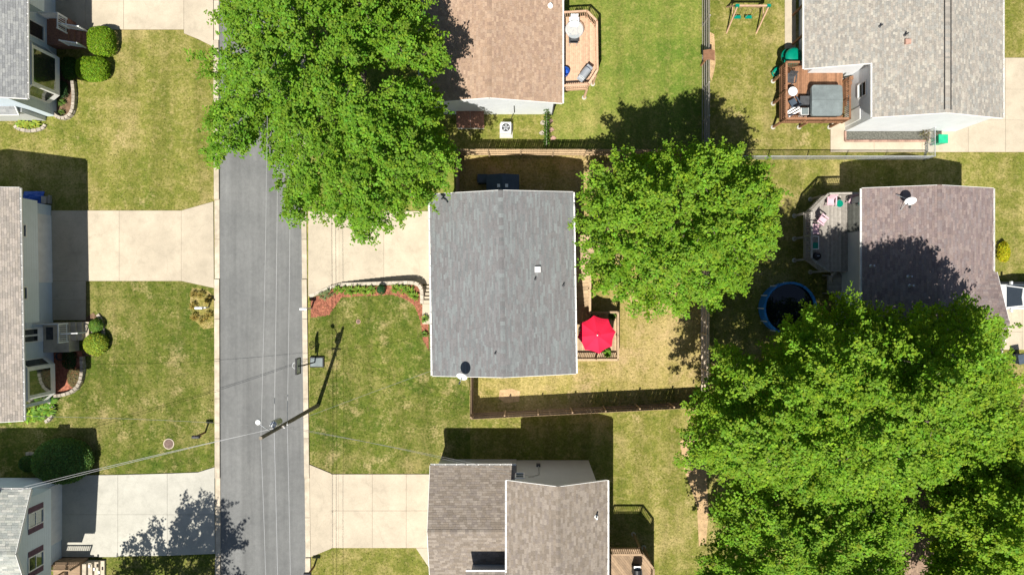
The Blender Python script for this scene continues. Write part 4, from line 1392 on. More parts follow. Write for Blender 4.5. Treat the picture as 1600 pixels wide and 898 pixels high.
blade_plant('small green plant at the tip of the U-shaped bed', 99, 176, 0.25, 0.25, (0.09, 0.16, 0.03), 30, 0.07, 'leafy_plant')
edging('small curved edging below the gable of the top left house', arc(48, 195, 24, 10, 0, 170, 8), rows=1, hgt=0.14)
for k, (px, py) in enumerate(((36, 194), (47, 196), (58, 194))):
    blade_plant('yellow-green hosta under the top left gable, %s from the left' % ords[k], px, py, 0.38, 0.28, (0.30, 0.36, 0.05), 44, 0.14, 'hosta', 'hostas under the top left gable')

struct('planting_bed', flat([(84, 548), (128, 548), (132, 565), (131, 590), (122, 607), (104, 616), (84, 618)], 0.02), 'mulch')
struct('planting_bed', flat([(128, 500), (146, 488), (160, 505), (160, 540), (148, 556), (130, 556)], 0.018), 'soil')
edging('long curved double edging of grey blocks in front of the left middle house', [(131, 556), (132, 575), (130, 592), (124, 604), (114, 612), (100, 616), (82, 618)], rows=2, hgt=0.16)
edging('short curved edging beside the left middle bay window corner', arc(72, 640, 13, 18, -85, 80, 8), rows=2, hgt=0.15)
edging('pale curved edging beside the round shrub by the left steps', arc(145, 520, 17, 34, -60, 75, 10), rows=1, hgt=0.14)
shrub('bright yellow-green round shrub by the left front steps', 157, 537, 0.86, 0.84, 0.95, (0.26, 0.33, 0.035), 3200, 0.13, 2.0, lump=0.15)
shrub('small green round shrub above the yellow-green one', 155, 508, 0.52, 0.52, 0.7, (0.12, 0.22, 0.03), 1600, 0.1, 2.0, lump=0.15)
shrub('low greyish groundcover mound inside the curved block bed', 120, 590, 0.6, 0.75, 0.3, (0.16, 0.14, 0.06), 1500, 0.08)
shrub('dark shrub in the shade behind the left bay window', 112, 560, 0.5, 0.75, 0.5, (0.03, 0.06, 0.015), 1300, 0.09)
part('coil', MB().tube([(math.cos(t * 0.6) * 0.28, math.sin(t * 0.6) * 0.28, 0.08 + 0.004 * t) for t in range(32)], 0.025, 6), 'darkgrey',
     thing('garden_hose', 'dark coiled hose on the ground beside the left bay window', 'hose', G(96, 556)), local=True)
for k, (px, py, r) in enumerate(((70, 630, 0.55), (66, 645, 0.6), (52, 650, 0.6), (38, 655, 0.55), (24, 652, 0.55), (10, 655, 0.5))):
    blade_plant('glossy green hosta below the left middle house, %s from the bay window' % ords[k], px + 12, py - 5, r, 0.4, (0.15, 0.28, 0.03) if k < 3 else (0.20, 0.32, 0.03), 60, 0.18, 'hosta', 'hostas along the left middle house')
shrub('very large dark rounded shrub half in shade at the bottom left', 108, 716, 2.15, 1.65, 1.5, (0.12, 0.22, 0.055), 11000, 0.12, 2.2, lump=0.08)
shrub('small dark shrub at the left edge beside the very large one', 52, 722, 0.75, 0.6, 0.7, (0.05, 0.11, 0.02), 1600, 0.11)
edging('pale curved edging around the small shrub at the left edge', arc(46, 724, 24, 16, -100, 20, 8), rows=1, hgt=0.14)
shrub('bright yellow bush against the right edge of the purple-brown roof', 1562, 394, 0.42, 0.78, 0.8, (0.42, 0.40, 0.015), 1300, 0.11, 2.0, lump=0.2)

# ------------------------------------------------------------------ decks
# deck of the tan-brown roofed house
dz = 2.0
dg = thing('deck', 'honey coloured timber deck with cut corners beside the tan-brown roof', 'deck', P(905, 85, 0))
def RT(px, py, z): return P(px, py, z)
fl_px = [(880, 29), (915, 27), (930, 42), (931, 117), (917, 139), (880, 141)]
fw = [tuple(P(x, y, dz).xy) for x, y in fl_px]
deck_floor(dg, fw, dz, 'wood_cedar', math.pi / 2)
for (a, b) in zip(fl_px[:-1], fl_px[1:]):
    rail(dg, P(*a, dz), P(*b, dz), 'wood_cedar', 0.95)
for (x, y) in ((915, 27), (930, 42), (931, 80), (931, 117), (917, 139)):
    q = P(x, y, dz); deck_post(dg, (q.x, q.y), dz - 0.05, 'wood_cedar')

def round_table(label, c, r, h, top, legm, name='round_table', n=24, tz=0.03):
    t = thing(name, label, 'table', c)
    part('table_top', MB().lathe((0, 0, h - tz), [(r * 0.98, 0), (r, tz * 0.3), (r, tz * 0.7), (r * 0.98, tz)], n), top, t, local=True)
    for k in range(4):
        a = math.pi / 4 + k * math.pi / 2
        part('leg', MB().tube([(math.cos(a) * r * 0.7, math.sin(a) * r * 0.7, 0), (math.cos(a) * r * 0.3, math.sin(a) * r * 0.3, h - tz)], 0.02, 6), legm, t, local=True)
    rim = MB(); pts = [(math.cos(2 * math.pi * k / n) * r, math.sin(2 * math.pi * k / n) * r, h - tz / 2) for k in range(n + 1)]
    rim.tube(pts, 0.018, 6, cap=False); part('rim', rim, legm, t, local=True)
    return t

def patio_chair(label, c, rz, seatm, legm, group=None, arms=True, name='patio_chair'):
    t = thing(name, label, 'chair', c, rz, group)
    part('seat', MB().prism([(-0.25, -0.24), (0.25, -0.24), (0.23, 0.24), (-0.23, 0.24)], [0.38, 0.38, 0.42, 0.42], [0.42, 0.42, 0.46, 0.46]), seatm, t, local=True)
    b = MB()
    for k in range(5):
        x = -0.2 + k * 0.1
        b.bar((x, -0.22, 0.44), (x * 1.1, -0.42, 0.98), 0.085, 0.025)
    part('backrest', b, seatm, t, local=True)
    for sx in (-1, 1):
        part('leg', MB().bar((sx * 0.24, 0.22, 0), (sx * 0.24, 0.2, 0.42), 0.045, 0.045), legm, t, local=True)
        part('leg', MB().bar((sx * 0.24, -0.3, 0), (sx * 0.24, -0.2, 0.42), 0.045, 0.045), legm, t, local=True)
        if arms:
            part('armrest', MB().bar((sx * 0.29, -0.33, 0.66), (sx * 0.29, 0.24, 0.64), 0.09, 0.03).bar((sx * 0.27, 0.2, 0.4), (sx * 0.29, 0.22, 0.63), 0.04, 0.04), seatm, t, local=True)
    return t

q = P(897.5, 46, dz + 0.75)
round_table('round glass patio table on the honey coloured deck', (q.x, q.y, dz), 0.62, 0.74, 'glass', 'metal', 'glass_table')
for k, (dx, dy, rz, lb) in enumerate(((0.0, 0.75, math.pi, 'north'), (-0.05, -0.8, 0.0, 'south'))):
    patio_chair('%s patio chair pushed in on the %s side of the glass table' % ('dark' if k else 'white', lb), (q.x + dx, q.y + dy * 0.72, dz), rz, 'darkgrey' if k else 'white', 'metal', 'glass table chairs')

def grill(label, c, rz, L=1.25, lid='metal'):
    t = thing('barbecue_grill', label, 'grill', c, rz)
    part('cabinet', MB().box((0, 0, 0.45), (L * 0.55, 0.5, 0.75)), 'darkgrey', t, local=True)
    b = MB(); n = 8
    for k in range(n):
        a0 = math.pi * k / n; a1 = math.pi * (k + 1) / n
        y0, z0, y1, z1 = -0.27 * math.cos(a0), 0.86 + 0.22 * math.sin(a0), -0.27 * math.cos(a1), 0.86 + 0.22 * math.sin(a1)
        b.poly([(-L * 0.28, y0, z0), (L * 0.28, y0, z0), (L * 0.28, y1, z1), (-L * 0.28, y1, z1)])
    for sx in (-1, 1):
        b.poly([(sx * L * 0.28, -0.27 * math.cos(math.pi * k / n), 0.86 + 0.22 * math.sin(math.pi * k / n)) for k in range(n + 1)])
    ld = part('lid', b, lid, t, local=True)
    part('handle', MB().tube([(-L * 0.2, -0.3, 0.95), (L * 0.2, -0.3, 0.95)], 0.018, 6), 'black', ld, local=True)
    for sx in (-1, 1):
        part('side_shelf', MB().box((sx * L * 0.4, 0, 0.82), (L * 0.22, 0.45, 0.04)), 'metal', t, local=True)
        for sy in (-0.2, 0.2):
            part('wheel', MB().lathe((sx * L * 0.25, sy, 0.0), [(0.05, 0), (0.06, 0.03), (0.05, 0.08)], 10), 'black', t, local=True)
    part('control_panel', MB().box((0, -0.29, 0.76), (L * 0.55, 0.06, 0.12)), 'black', t, local=True)
    return t
q = P(914, 114, dz + 0.9)
grill('steel gas grill standing aslant on the honey coloured deck', (q.x, q.y, dz), math.radians(52))
q = P(883, 112, dz + 0.4)
part('tub', MB().lathe((0, 0, 0), [(0.26, 0), (0.31, 0.5), (0.29, 0.5), (0.25, 0.05)], 14), 'blue', thing('blue_tub', 'blue tub against the wall on the honey coloured deck', 'tub', (q.x, q.y, dz)), local=True)

# deck of the lower house
dz = 2.6
df = thing('deck', 'dark stained deck with diagonal boards at the bottom edge beside the taupe house', 'deck', P(985, 890, 0))
fl_px = [(953, 857), (1000, 857), (1017, 879), (1017, 960), (953, 960)]
deck_floor(df, [tuple(P(x, y, dz).xy) for x, y in fl_px], dz, 'wood_walnut', math.radians(-52))
for (a, b) in (((953, 857), (1000, 857)), ((1000, 857), (1017, 879)), ((1017, 879), (1017, 960))):
    rail(df, P(*a, dz), P(*b, dz), 'wood_walnut', 0.92)
for (x, y) in ((1000, 857), (1017, 879), (1017, 925)):
    q = P(x, y, dz); deck_post(df, (q.x, q.y), dz - 0.05, 'wood_walnut')
q = P(996, 896, dz + 0.9)
grill('covered black grill on the deck at the bottom edge', (q.x, q.y, dz), math.radians(90), 0.95, 'black')

# hot tub deck
dz = 1.4
di = thing('deck', 'red-brown stained deck with hot tub beside the pale beige roof', 'deck', P(1270, 150, 0))
k_ = (1 - dz / H)
fl_px = [(1220, 102), (1317, 102), (1317, 191), (1220, 191)]
deck_floor(di, [tuple(P(x, y, dz).xy) for x, y in fl_px], dz, 'wood_brown', math.pi / 2)
rail(di, P(1220, 105, dz), P(1220, 191, dz), 'wood_brown', 0.95)
rail(di, P(1220, 191, dz), P(1317, 191, dz), 'wood_brown', 0.95)
rail(di, P(1317, 191, dz), P(1317, 128, dz), 'wood_brown', 0.95)
rail(di, P(1220, 105, dz), P(1252, 105, dz), 'wood_brown', 0.95)
for (x, y) in ((1220, 117), (1220, 153), (1220, 191), (1262, 191), (1311, 191)):
    q = P(x, y, dz); deck_post(di, (q.x, q.y), dz - 0.05, 'wood_brown')
stairs(di, P(1331, 118, dz), P(1331, 168, 0.1), 0.8, 7, 'wood_brown')
a = P(1343, 122, dz); b = P(1337, 172, 0.15)
rail(di, a, b, 'wood_brown', 0.9, spacing=0.2)

def hot_tub(label, c, w, d, h):
    t = thing('hot_tub', label, 'hot tub', c)
    def rr(w, d, r=0.2, n=5):
        out = []
        for cx, cy, a0 in ((w / 2 - r, d / 2 - r, 0), (-w / 2 + r, d / 2 - r, 90), (-w / 2 + r, -d / 2 + r, 180), (w / 2 - r, -d / 2 + r, 270)):
            for k in range(n + 1):
                a = math.radians(a0 + 90 * k / n); out.append((cx + r * math.cos(a), cy + r * math.sin(a)))
        return out
    part('cabinet', MB().prism(rr(w - 0.1, d - 0.1), 0, h - 0.12), 'darkgrey', t, local=True)
    for s in (-1, 1):
        half = [(x, max(0.006, y) if s > 0 else min(-0.006, y)) for x, y in rr(w, d)]
        zt = [h + 0.10 - 0.07 * abs(y) / (d / 2) for x, y in half]
        m = MB().prism(half, h - 0.2, zt)
        part('cover', m, 'spa', t, local=True)
    for s in (-1, 1):
        part('strap', MB().box((s * w * 0.35, -d / 2 - 0.01, h - 0.2), (0.05, 0.02, 0.3)), 'black', t, local=True)
    return t
a = P(1268, 133, dz + 0.9); b = P(1316, 181, dz + 0.9)
hot_tub('square hot tub under a grey-green folding cover on the red-brown deck', ((a.x + b.x) / 2, (a.y + b.y) / 2, dz), b.x - a.x, a.y - b.y, 0.88)
q = P(1239, 143, dz + 0.7)
round_table('small round white table on the red-brown deck', (q.x, q.y, dz), 0.32, 0.7, 'white', 'metal', 'side_table')
q = P(1236, 124, dz + 0.5); patio_chair('dark mesh chair near the green slide on the red-brown deck', (q.x, q.y, dz), 3.0, 'darkgrey', 'metal', 'hot tub deck chairs')
q = P(1240, 160, dz + 0.5); patio_chair('navy chair below the small round white table', (q.x, q.y, dz), 0.5, 'navy', 'metal', 'hot tub deck chairs')
q = P(1256, 158, dz + 0.4)
t = thing('deck_box', 'black storage box beside the hot tub', 'box', (q.x, q.y, dz))
part('body', MB().box((0, 0, 0.25), (0.62, 0.55, 0.5)), 'black', t, local=True); part('lid', MB().prism([(-0.33, -0.3), (0.33, -0.3), (0.33, 0.3), (-0.33, 0.3)], 0.5, [0.53, 0.53, 0.58, 0.58]), 'darkgrey', t, local=True)
q = P(1258, 174, dz + 0.45)
t = thing('cooler', 'blue cooler with pale rim at the bottom rail of the hot tub deck', 'cooler', (q.x, q.y, dz))
part('body', MB().box((0, 0, 0.2), (0.55, 0.5, 0.4)), 'white', t, local=True); part('lid', MB().box((0, 0, 0.43), (0.46, 0.42, 0.06)), 'spa', t, local=True)
q = P(1241, 173, dz + 0.3)
t = thing('folded_chair', 'white folded lounge chair lying in the corner of the hot tub deck', 'chair', (q.x, q.y, dz), math.radians(30))
for s in (-0.16, 0, 0.16): part('slat', MB().bar((-0.45, s, 0.12 + s * 0.2), (0.45, s * 1.2, 0.3 + s * 0.2), 0.1, 0.03), 'white', t, local=True)
for s in (-1, 1): part('frame_bar', MB().bar((s * 0.42, -0.25, 0.02), (s * 0.42, 0.25, 0.28), 0.035, 0.035), 'white', t, local=True)

# green spiral slide
def slide():
    c = P(1235, 92, 1.2); t = thing('spiral_slide', 'green plastic spiral slide curling down beside the red-brown deck', 'slide', (c.x, c.y, 0))
    V = MB(); n = 26; R = 0.42; w = 0.34; prev = None
    end = P(1212, 115, 0.3) - Vector((c.x, c.y, 0))
    pts = []
    for k in range(n + 1):
        u = k / n
        a = math.radians(300 - 330 * u)
        pts.append(Vector((math.cos(a) * R, math.sin(a) * R, 1.55 - 1.0 * u)))
    last = pts[-1]
    for k in range(1, 9):
        u = k / 8; p = last.lerp(Vector((end.x, end.y, 0.18)), u); pts.append(p)
    rows = []
    for k, p in enumerate(pts):
        d = (pts[min(k + 1, len(pts) - 1)] - pts[max(0, k - 1)]); d.z = 0; d.normalize(); s = Vector((-d.y, d.x, 0))
        rows.append([p + s * (w * math.cos(x)) + Vector((0, 0, 0.30 * (1 - math.sin(x)) - 0.05)) for x in [math.pi * j / 8 for j in range(9)]])
    for a, b in zip(rows[:-1], rows[1:]):
        for j in range(8): V.poly([a[j], a[j + 1], b[j + 1], b[j]])
    part('chute', V, 'green_pl', t, local=True, smooth=True)
    part('pillar', MB().tube([(0, 0, 0), (0, 0, 1.9)], 0.14, 12), 'green_pl', t, local=True)
    part('dome', MB().lathe((0.05, 0, 1.45), [(0.55, 0.0), (0.62, 0.16), (0.60, 0.3), (0.45, 0.4), (0.2, 0.44)], 18), 'green_pl', t, local=True, smooth=True)
    part('exit_lip', MB().tube([end + Vector((-0.2, -0.25, 0.12)), end + Vector((-0.3, 0, 0.1)), end + Vector((-0.1, 0.25, 0.12))], 0.06, 8), 'green_pl', t, local=True)
slide()

# weathered deck of the right house
dz = 1.75
dj = thing('deck', 'weathered grey deck with pink chairs against the purple-brown roofed house', 'deck', P(1300, 370, 0))
fl_px = [(1284, 306), (1336, 305), (1336, 424), (1284, 424), (1258, 405), (1258, 333)]
deck_floor(dj, [tuple(P(x, y, dz).xy) for x, y in fl_px], dz, 'wood_gray', math.pi / 2)
for (a, b) in (((1336, 305), (1284, 306)), ((1284, 306), (1258, 333)), ((1258, 333), (1258, 405)), ((1258, 405), (1284, 424))):
    rail(dj, P(*a, dz), P(*b, dz), 'wood_gray', 0.98)
for (x, y) in ((1284, 306), (1258, 333), (1258, 370), (1258, 405), (1284, 424), (1320, 424)):
    q = P(x, y, dz); deck_post(dj, (q.x, q.y), dz - 0.05, 'wood_gray')
# lower landing and stair to the pool
lw = [tuple(P(x, y, 0.9).xy) for x, y in ((1295, 430), (1322, 430), (1322, 458), (1295, 458))]
deck_floor(dj, lw, 0.9, 'wood_gray', 0.0)
for p in lw: piece('support_post', 'wood_gray', dj, (p[0], p[1], 0), (p[0], p[1], 0.85), 0.1, 0.1)
stairs(dj, P(1306, 424, dz), P(1306, 432, 0.95), 0.9, 3, 'wood_gray')
for (px, py, rz, lb) in ((1299, 315, 3.1, 'largest pale pink chair at the top rail of the weathered deck'), (1334, 314, 2.6, 'pink chair at the top right corner of the weathered deck'), (1286, 344, -2.2, 'pink chair at the upper left of the weathered deck, partly in leaf shade'), (1275, 358, -1.6, 'mauve chair against the left rail of the weathered deck')):
    q = P(px, py, dz + 0.55); patio_chair(lb, (q.x, q.y, dz), rz, 'pink', 'pink', 'pink deck chairs', name='adirondack_chair')
q = P(1312, 318, dz + 0.5)
round_table('small green table between two pink chairs', (q.x, q.y, dz), 0.26, 0.5, 'green_pl', 'metal', 'side_table')
q = P(1274, 379, dz + 0.4)
t = thing('plant_stand', 'white framed stand with green pad on the weathered deck', 'stand', (q.x, q.y, dz))
for s in (-1, 1):
    part('side_bar', MB().bar((s * 0.22, -0.45, 0.4), (s * 0.22, 0.45, 0.4), 0.05, 0.05), 'white', t, local=True)
    part('end_bar', MB().bar((-0.2, s * 0.45, 0.4), (0.2, s * 0.45, 0.4), 0.05, 0.05), 'white', t, local=True)
    for s2 in (-1, 1): part('leg', MB().bar((s * 0.2, s2 * 0.42, 0), (s * 0.22, s2 * 0.45, 0.38), 0.04, 0.04), 'white', t, local=True)
part('pad', MB().box((0, -0.2, 0.4), (0.36, 0.4, 0.05)), 'green_pl', t, local=True)
q = P(1276, 400, dz + 0.7)
t = thing('kettle_grill', 'black round kettle grill on the weathered deck', 'grill', (q.x, q.y, dz))
part('bowl', MB().lathe((0, 0, 0.5), [(0.08, 0), (0.22, 0.06), (0.29, 0.2)], 16), 'black', t, local=True, smooth=True)
ld = part('lid', MB().lathe((0, 0, 0.7), [(0.3, 0), (0.27, 0.12), (0.15, 0.2), (0.03, 0.22)], 16), 'black', t, local=True, smooth=True)
part('handle', MB().box((0, 0, 0.95), (0.16, 0.03, 0.05)), 'metal', ld, local=True)
for k in range(3):
    a = k * 2.09; part('leg', MB().bar((math.cos(a) * 0.3, math.sin(a) * 0.3, 0), (math.cos(a) * 0.14, math.sin(a) * 0.14, 0.56), 0.03, 0.03), 'metal', t, local=True)

# patio deck with stair and red parasol behind the middle house
dz = 0.45
dp = thing('deck', 'small pale patio deck with stairs under the red parasol', 'deck', P(934, 524, 0))
fl_px = [(897, 487), (963, 487), (963, 560), (897, 560)]
deck_floor(dp, [tuple(P(x, y, dz).xy) for x, y in fl_px], dz, 'wood_tan', math.pi / 2, frame_mat='wood_tan')
a0 = P(909, 488, dz); a1 = P(909, 415, 2.75)
stairs(dp, (a1.x - 0.05, (NY - 414) / S, 2.75), (a0.x, a0.y, dz), 0.95, 13, 'wood_tan')
rail(dp, (a1.x + 0.5, (NY - 414) / S, 2.75), (a0.x + 0.5, a0.y, dz), 'wood_tan', 0.9, spacing=0.25)
deck_floor(dp, [tuple(G(x, y).xy) for x, y in ((888, 372), (922, 372), (922, 414), (888, 414))], 2.75, 'wood_tan', 0.0)
for (x, y) in ((921, 373), (921, 413), (890, 373)): piece('support_post', 'wood_tan', dp, G(x, y, 0), G(x, y, 2.7), 0.13, 0.13)
rail(dp, P(920, 487, dz), P(963, 487, dz), 'wood_tan', 0.85); rail(dp, P(963, 487, dz), P(963, 560, dz), 'wood_tan', 0.85)
rail(dp, P(963, 560, dz), P(897, 560, dz), 'wood_tan', 0.85)

def parasol(label, c, r, h):
    t = thing('parasol', label, 'parasol', c)
    n = 8; rot = math.radians(8)
    rim = [Vector((math.cos(rot + 2 * math.pi * k / n) * r, math.sin(rot + 2 * math.pi * k / n) * r, h - 0.42)) for k in range(n)]
    tipi = [Vector((math.cos(rot + 2 * math.pi * k / n) * 0.2, math.sin(rot + 2 * math.pi * k / n) * 0.2, h - 0.02)) for k in range(n)]
    for k in range(n):
        a, b = rim[k], rim[(k + 1) % n]; c0, c1 = tipi[k], tipi[(k + 1) % n]
        m = MB(); S_ = 5
        grid = []
        for u in range(S_ + 1):
            row = []
            for v in range(5):
                p = c0.lerp(a, u / S_).lerp(c1.lerp(b, u / S_), v / 4)
                row.append(p + Vector((0, 0, 0.03 * math.sin(math.pi * u / S_) - 0.05 * math.sin(math.pi * v / 4) * u / S_)) - Vector((p.x, p.y, 0)) * (0.055 * math.sin(math.pi * v / 4) * (u / S_) ** 2))
            grid.append(row)
        for u in range(S_):
            for v in range(4): m.poly([grid[u][v], grid[u + 1][v], grid[u + 1][v + 1], grid[u][v + 1]])
        pn = part('canopy_panel', m, 'red', t, local=True, smooth=True)
        part('rib', MB().bar(tipi[k] - Vector((0, 0, 0.03)), rim[k] - Vector((0, 0, 0.02)), 0.02, 0.02), 'darkgrey', t, local=True)
    m = MB().lathe((0, 0, h - 0.03), [(0.26, 0.0), (0.15, 0.06), (0.03, 0.10)], 8)
    part('vent_cap', m, 'red', t, local=True)
    part('finial', MB().lathe((0, 0, h + 0.06), [(0.03, 0), (0.055, 0.04), (0.03, 0.09)], 10), 'white', t, local=True)
    part('pole', MB().tube([(0, 0, 0), (0, 0, h - 0.01)], 0.024, 8), 'metal', t, local=True)
    part('base', MB().lathe((0, 0, 0), [(0.28, 0), (0.28, 0.06), (0.06, 0.1)], 16), 'black', t, local=True)
q = P(933, 523, 2.7)
parasol('bright red octagonal parasol with white tip behind the grey roofed house', (q.x, q.y, dz), 1.34, 2.35)
round_table('dark patio table in the shade of the red parasol', (q.x + 0.02, q.y, dz), 0.55, 0.72, 'darkgrey', 'black', 'patio_table')
for k, (dx, dy, rz, lb) in enumerate(((-0.75, 0.1, -1.57, 'left of'), (0.7, 0.35, 1.57, 'right of'), (0.0, 0.85, math.pi, 'above'))):
    patio_chair('black patio chair tucked under the red parasol, %s its pole' % lb, (q.x + dx, q.y + dy, dz), rz, 'black', 'black', 'chairs under the red parasol')
q = P(949, 552, dz + 0.3)
blade_plant('bright green potted plant at the lower right of the parasol deck', 820 + q.x * S, 449 - q.y * S, 0.34, 0.45, (0.13, 0.27, 0.02), 50, 0.1, 'potted_plant', None, dz)
q = P(957, 494, dz + 0.3)
blade_plant('dark green potted plant at the upper right of the parasol deck', 820 + q.x * S, 449 - q.y * S, 0.34, 0.5, (0.08, 0.18, 0.02), 46, 0.1, 'potted_plant', None, dz)

# ------------------------------------------------------------------ yard things
# shed and bin behind the middle house
sh = thing('garden_shed', 'dark navy plastic shed with two small skylights in the shade of the grey roof', 'shed', G(787, 300))
sx, sy = 1.15, 0.95
b = MB()
part('wall', MB().prism([(-sx + 0.1, -sy + 0.08), (sx - 0.1, -sy + 0.08), (sx - 0.1, sy - 0.08), (-sx + 0.1, sy - 0.08)], 0, 1.75), 'navy', sh, local=True)
for s in (-1, 1):
    m = MB().prism([(0, -sy), (s * sx, -sy), (s * sx, sy), (0, sy)], [2.15, 1.72, 1.72, 2.15], [2.2, 1.77, 1.77, 2.2])
    rp = part('roof_panel', m, 'navy', sh, local=True)
    part('skylight', MB().box((s * 0.28, 0.12, 2.11), (0.2, 0.22, 0.05)), 'white', rp, local=True)
part('ridge', MB().bar((0, -sy, 2.2), (0, sy, 2.2), 0.08, 0.05), 'navy', sh, local=True)
part('gable_panel', MB().poly([(-sx + 0.1, sy - 0.07, 1.75), (sx - 0.1, sy - 0.07, 1.75), (0, sy - 0.07, 2.14)]) or MB().box((0, sy - 0.09, 1.88), (1.2, 0.03, 0.22)), 'navy', sh, local=True)
part('door', MB().box((0, sy - 0.06, 0.85), (1.1, 0.05, 1.65)), 'darkgrey', sh, local=True)

def wheelie(label, c, rz, mat, lidm=None, sc_=1.0):
    t = thing('wheeled_bin', label, 'bin', c, rz)
    m = MB().prism([(-0.24 * sc_, -0.27 * sc_), (0.24 * sc_, -0.27 * sc_), (0.24 * sc_, 0.27 * sc_), (-0.24 * sc_, 0.27 * sc_)], 0.05, 0.05)
    m.v[4:] = [(v[0] * 1.22, v[1] * 1.2, 0.95 * sc_) for v in m.v[4:]]
    part('body', m, mat, t, local=True)
    ld = part('lid', MB().prism([(-0.31 * sc_, -0.34 * sc_), (0.31 * sc_, -0.34 * sc_), (0.31 * sc_, 0.36 * sc_), (-0.31 * sc_, 0.36 * sc_)], 0.955 * sc_, [1.0 * sc_, 1.0 * sc_, 1.06 * sc_, 1.06 * sc_]), lidm or mat, t, local=True)
    part('handle', MB().tube([(-0.22 * sc_, 0.4 * sc_, 0.96 * sc_), (0.22 * sc_, 0.4 * sc_, 0.96 * sc_)], 0.02, 6), 'black', t, local=True)
    for s in (-1, 1):
        part('wheel', MB().tube([(s * 0.2 * sc_, 0.28 * sc_, 0.1), (s * 0.27 * sc_, 0.28 * sc_, 0.1)], 0.1, 12), 'black', t, local=True)
    return t
q = P(754, 279, 1.0); wheelie('dark blue bin standing left of the navy shed', (q.x, q.y, 0), math.pi / 2, 'navy')
q = P(1474, 217, 1.0); wheelie('bright green wheeled bin standing alone on the upper right driveway', (q.x, q.y, 0), math.pi / 2, 'green_bin')
q = P(1598, 561, 1.0); wheelie('grey-blue bin at the right edge below the small driveway', (q.x, q.y, 0), 0.2, 'navy')
q = P(44, 308, 0.6)
t = thing('tarp_heap', 'crumpled bright blue tarp in the shade of the left middle house', 'tarp', (q.x, q.y, 0))
b = MB(); n = 12
hgt = [[0.55 * math.cos((i - n / 2) / n * 2.6) * math.cos((j - n / 2) / n * 2.6) * random.uniform(0.75, 1.1) for j in range(n + 1)] for i in range(n + 1)]
for i in range(n):
    for j in range(n):
        pt = lambda a, c: ((a / n - 0.5) * 1.5, (c / n - 0.5) * 1.0, max(0.01, hgt[a][c]))
        b.poly([pt(i, j), pt(i + 1, j), pt(i + 1, j + 1), pt(i, j + 1)])
part('sheet', b, 'blue', t, local=True, smooth=False)
part('wood_stack', MB().box((0.95, -0.15, 0.2), (0.35, 0.5, 0.4)).box((1.2, -0.1, 0.12), (0.12, 0.6, 0.24)), 'wood_gray', t, local=True)
# air conditioner
ac = thing('air_conditioner', 'white square air conditioner unit on a pad below the tan-brown roof', 'air conditioner', G(791, 204))
part('pad', MB().box((0, -0.05, 0.04), (0.95, 1.05, 0.08)), 'conc_pale', ac, local=True)
part('cabinet', MB().box((0, 0, 0.45), (0.74, 0.78, 0.74)), 'white', ac, local=True)
fg = part('fan_guard', MB().lathe((0, 0, 0.82), [(0.3, 0), (0.31, 0.02), (0.28, 0.025)], 20), 'darkgrey', ac, local=True)
for k in range(5):
    a = k * 2 * math.pi / 5
    part('fan_blade', MB().bar((0.05 * math.cos(a), 0.05 * math.sin(a), 0.852), (0.26 * math.cos(a + 0.3), 0.26 * math.sin(a + 0.3), 0.852), 0.09, 0.008), 'metal', fg, local=True)
part('refrigerant_line', MB().tube([(0.2, 0.4, 0.3), (0.5, 1.1, 0.25), (0.55, 1.4, 0.6)], 0.02, 6), 'black', ac, local=True)
# basement hatch
bh = thing('basement_hatch', 'brown sloping basement hatch with white front beside the tan-brown roofed house', 'hatch', G(736, 190))
part('base_wall', MB().prism([(-0.95, -0.55), (0.95, -0.55), (0.95, 0.75), (-0.95, 0.75)], 0, [0.45, 0.45, 0.85, 0.85]), 'trim', bh, local=True)
for s in (-1, 1):
    part('door_leaf', MB().prism([(s * 0.01, -0.6), (s * 1.0, -0.6), (s * 1.0, 0.74), (s * 0.01, 0.74)], [0.455, 0.455, 0.87, 0.87], [0.5, 0.5, 0.92, 0.92]), 'brick', bh, local=True)
# vine-grown gate by the corner
tr = thing('trellis', 'narrow vine-covered trellis between house corner and tan fence', 'trellis', G(853, 205))
for k in range(6):
    y = 1.25 - k * 0.5
    part('upright', MB().bar((0, y, 0), (0, y, 1.35), 0.04, 0.04), 'wood_gray', tr, local=True)
for z in (0.3, 0.8, 1.3): part('cross_rail', MB().bar((0, -1.3, z), (0, 1.3, z), 0.03, 0.05), 'wood_gray', tr, local=True)
n = 700
c = np.stack([rng.normal(0, 0.1, n), rng.uniform(-1.3, 1.3, n), rng.uniform(0.1, 1.5, n)], 1)
np_obj('vine', leaves_mesh('vine', c, rng.normal(size=(n, 3)) + np.array([0, 0, 1]), rng.uniform(0.07, 0.15, n), leaf_colors(n, (0.06, 0.13, 0.02), 0.35)), tr)
for k, (px, py) in enumerate(((860, 190), (861, 203), (864, 216), (848, 192), (847, 208))):
    t = thing('stepping_stone', 'pinkish stepping stone beside the vine trellis, %s of the loose group' % ords[k], 'stone', G(px, py), 0, 'stepping stones by the trellis')
    m = MB().prism([(math.cos(a) * (0.2 + 0.05 * math.sin(3 * a + k)), math.sin(a) * 0.17) for a in [j * math.pi / 4 for j in range(8)]], 0.0, 0.06)
    part('stone', m, 'block' if k > 2 else 'paver', t, local=True)
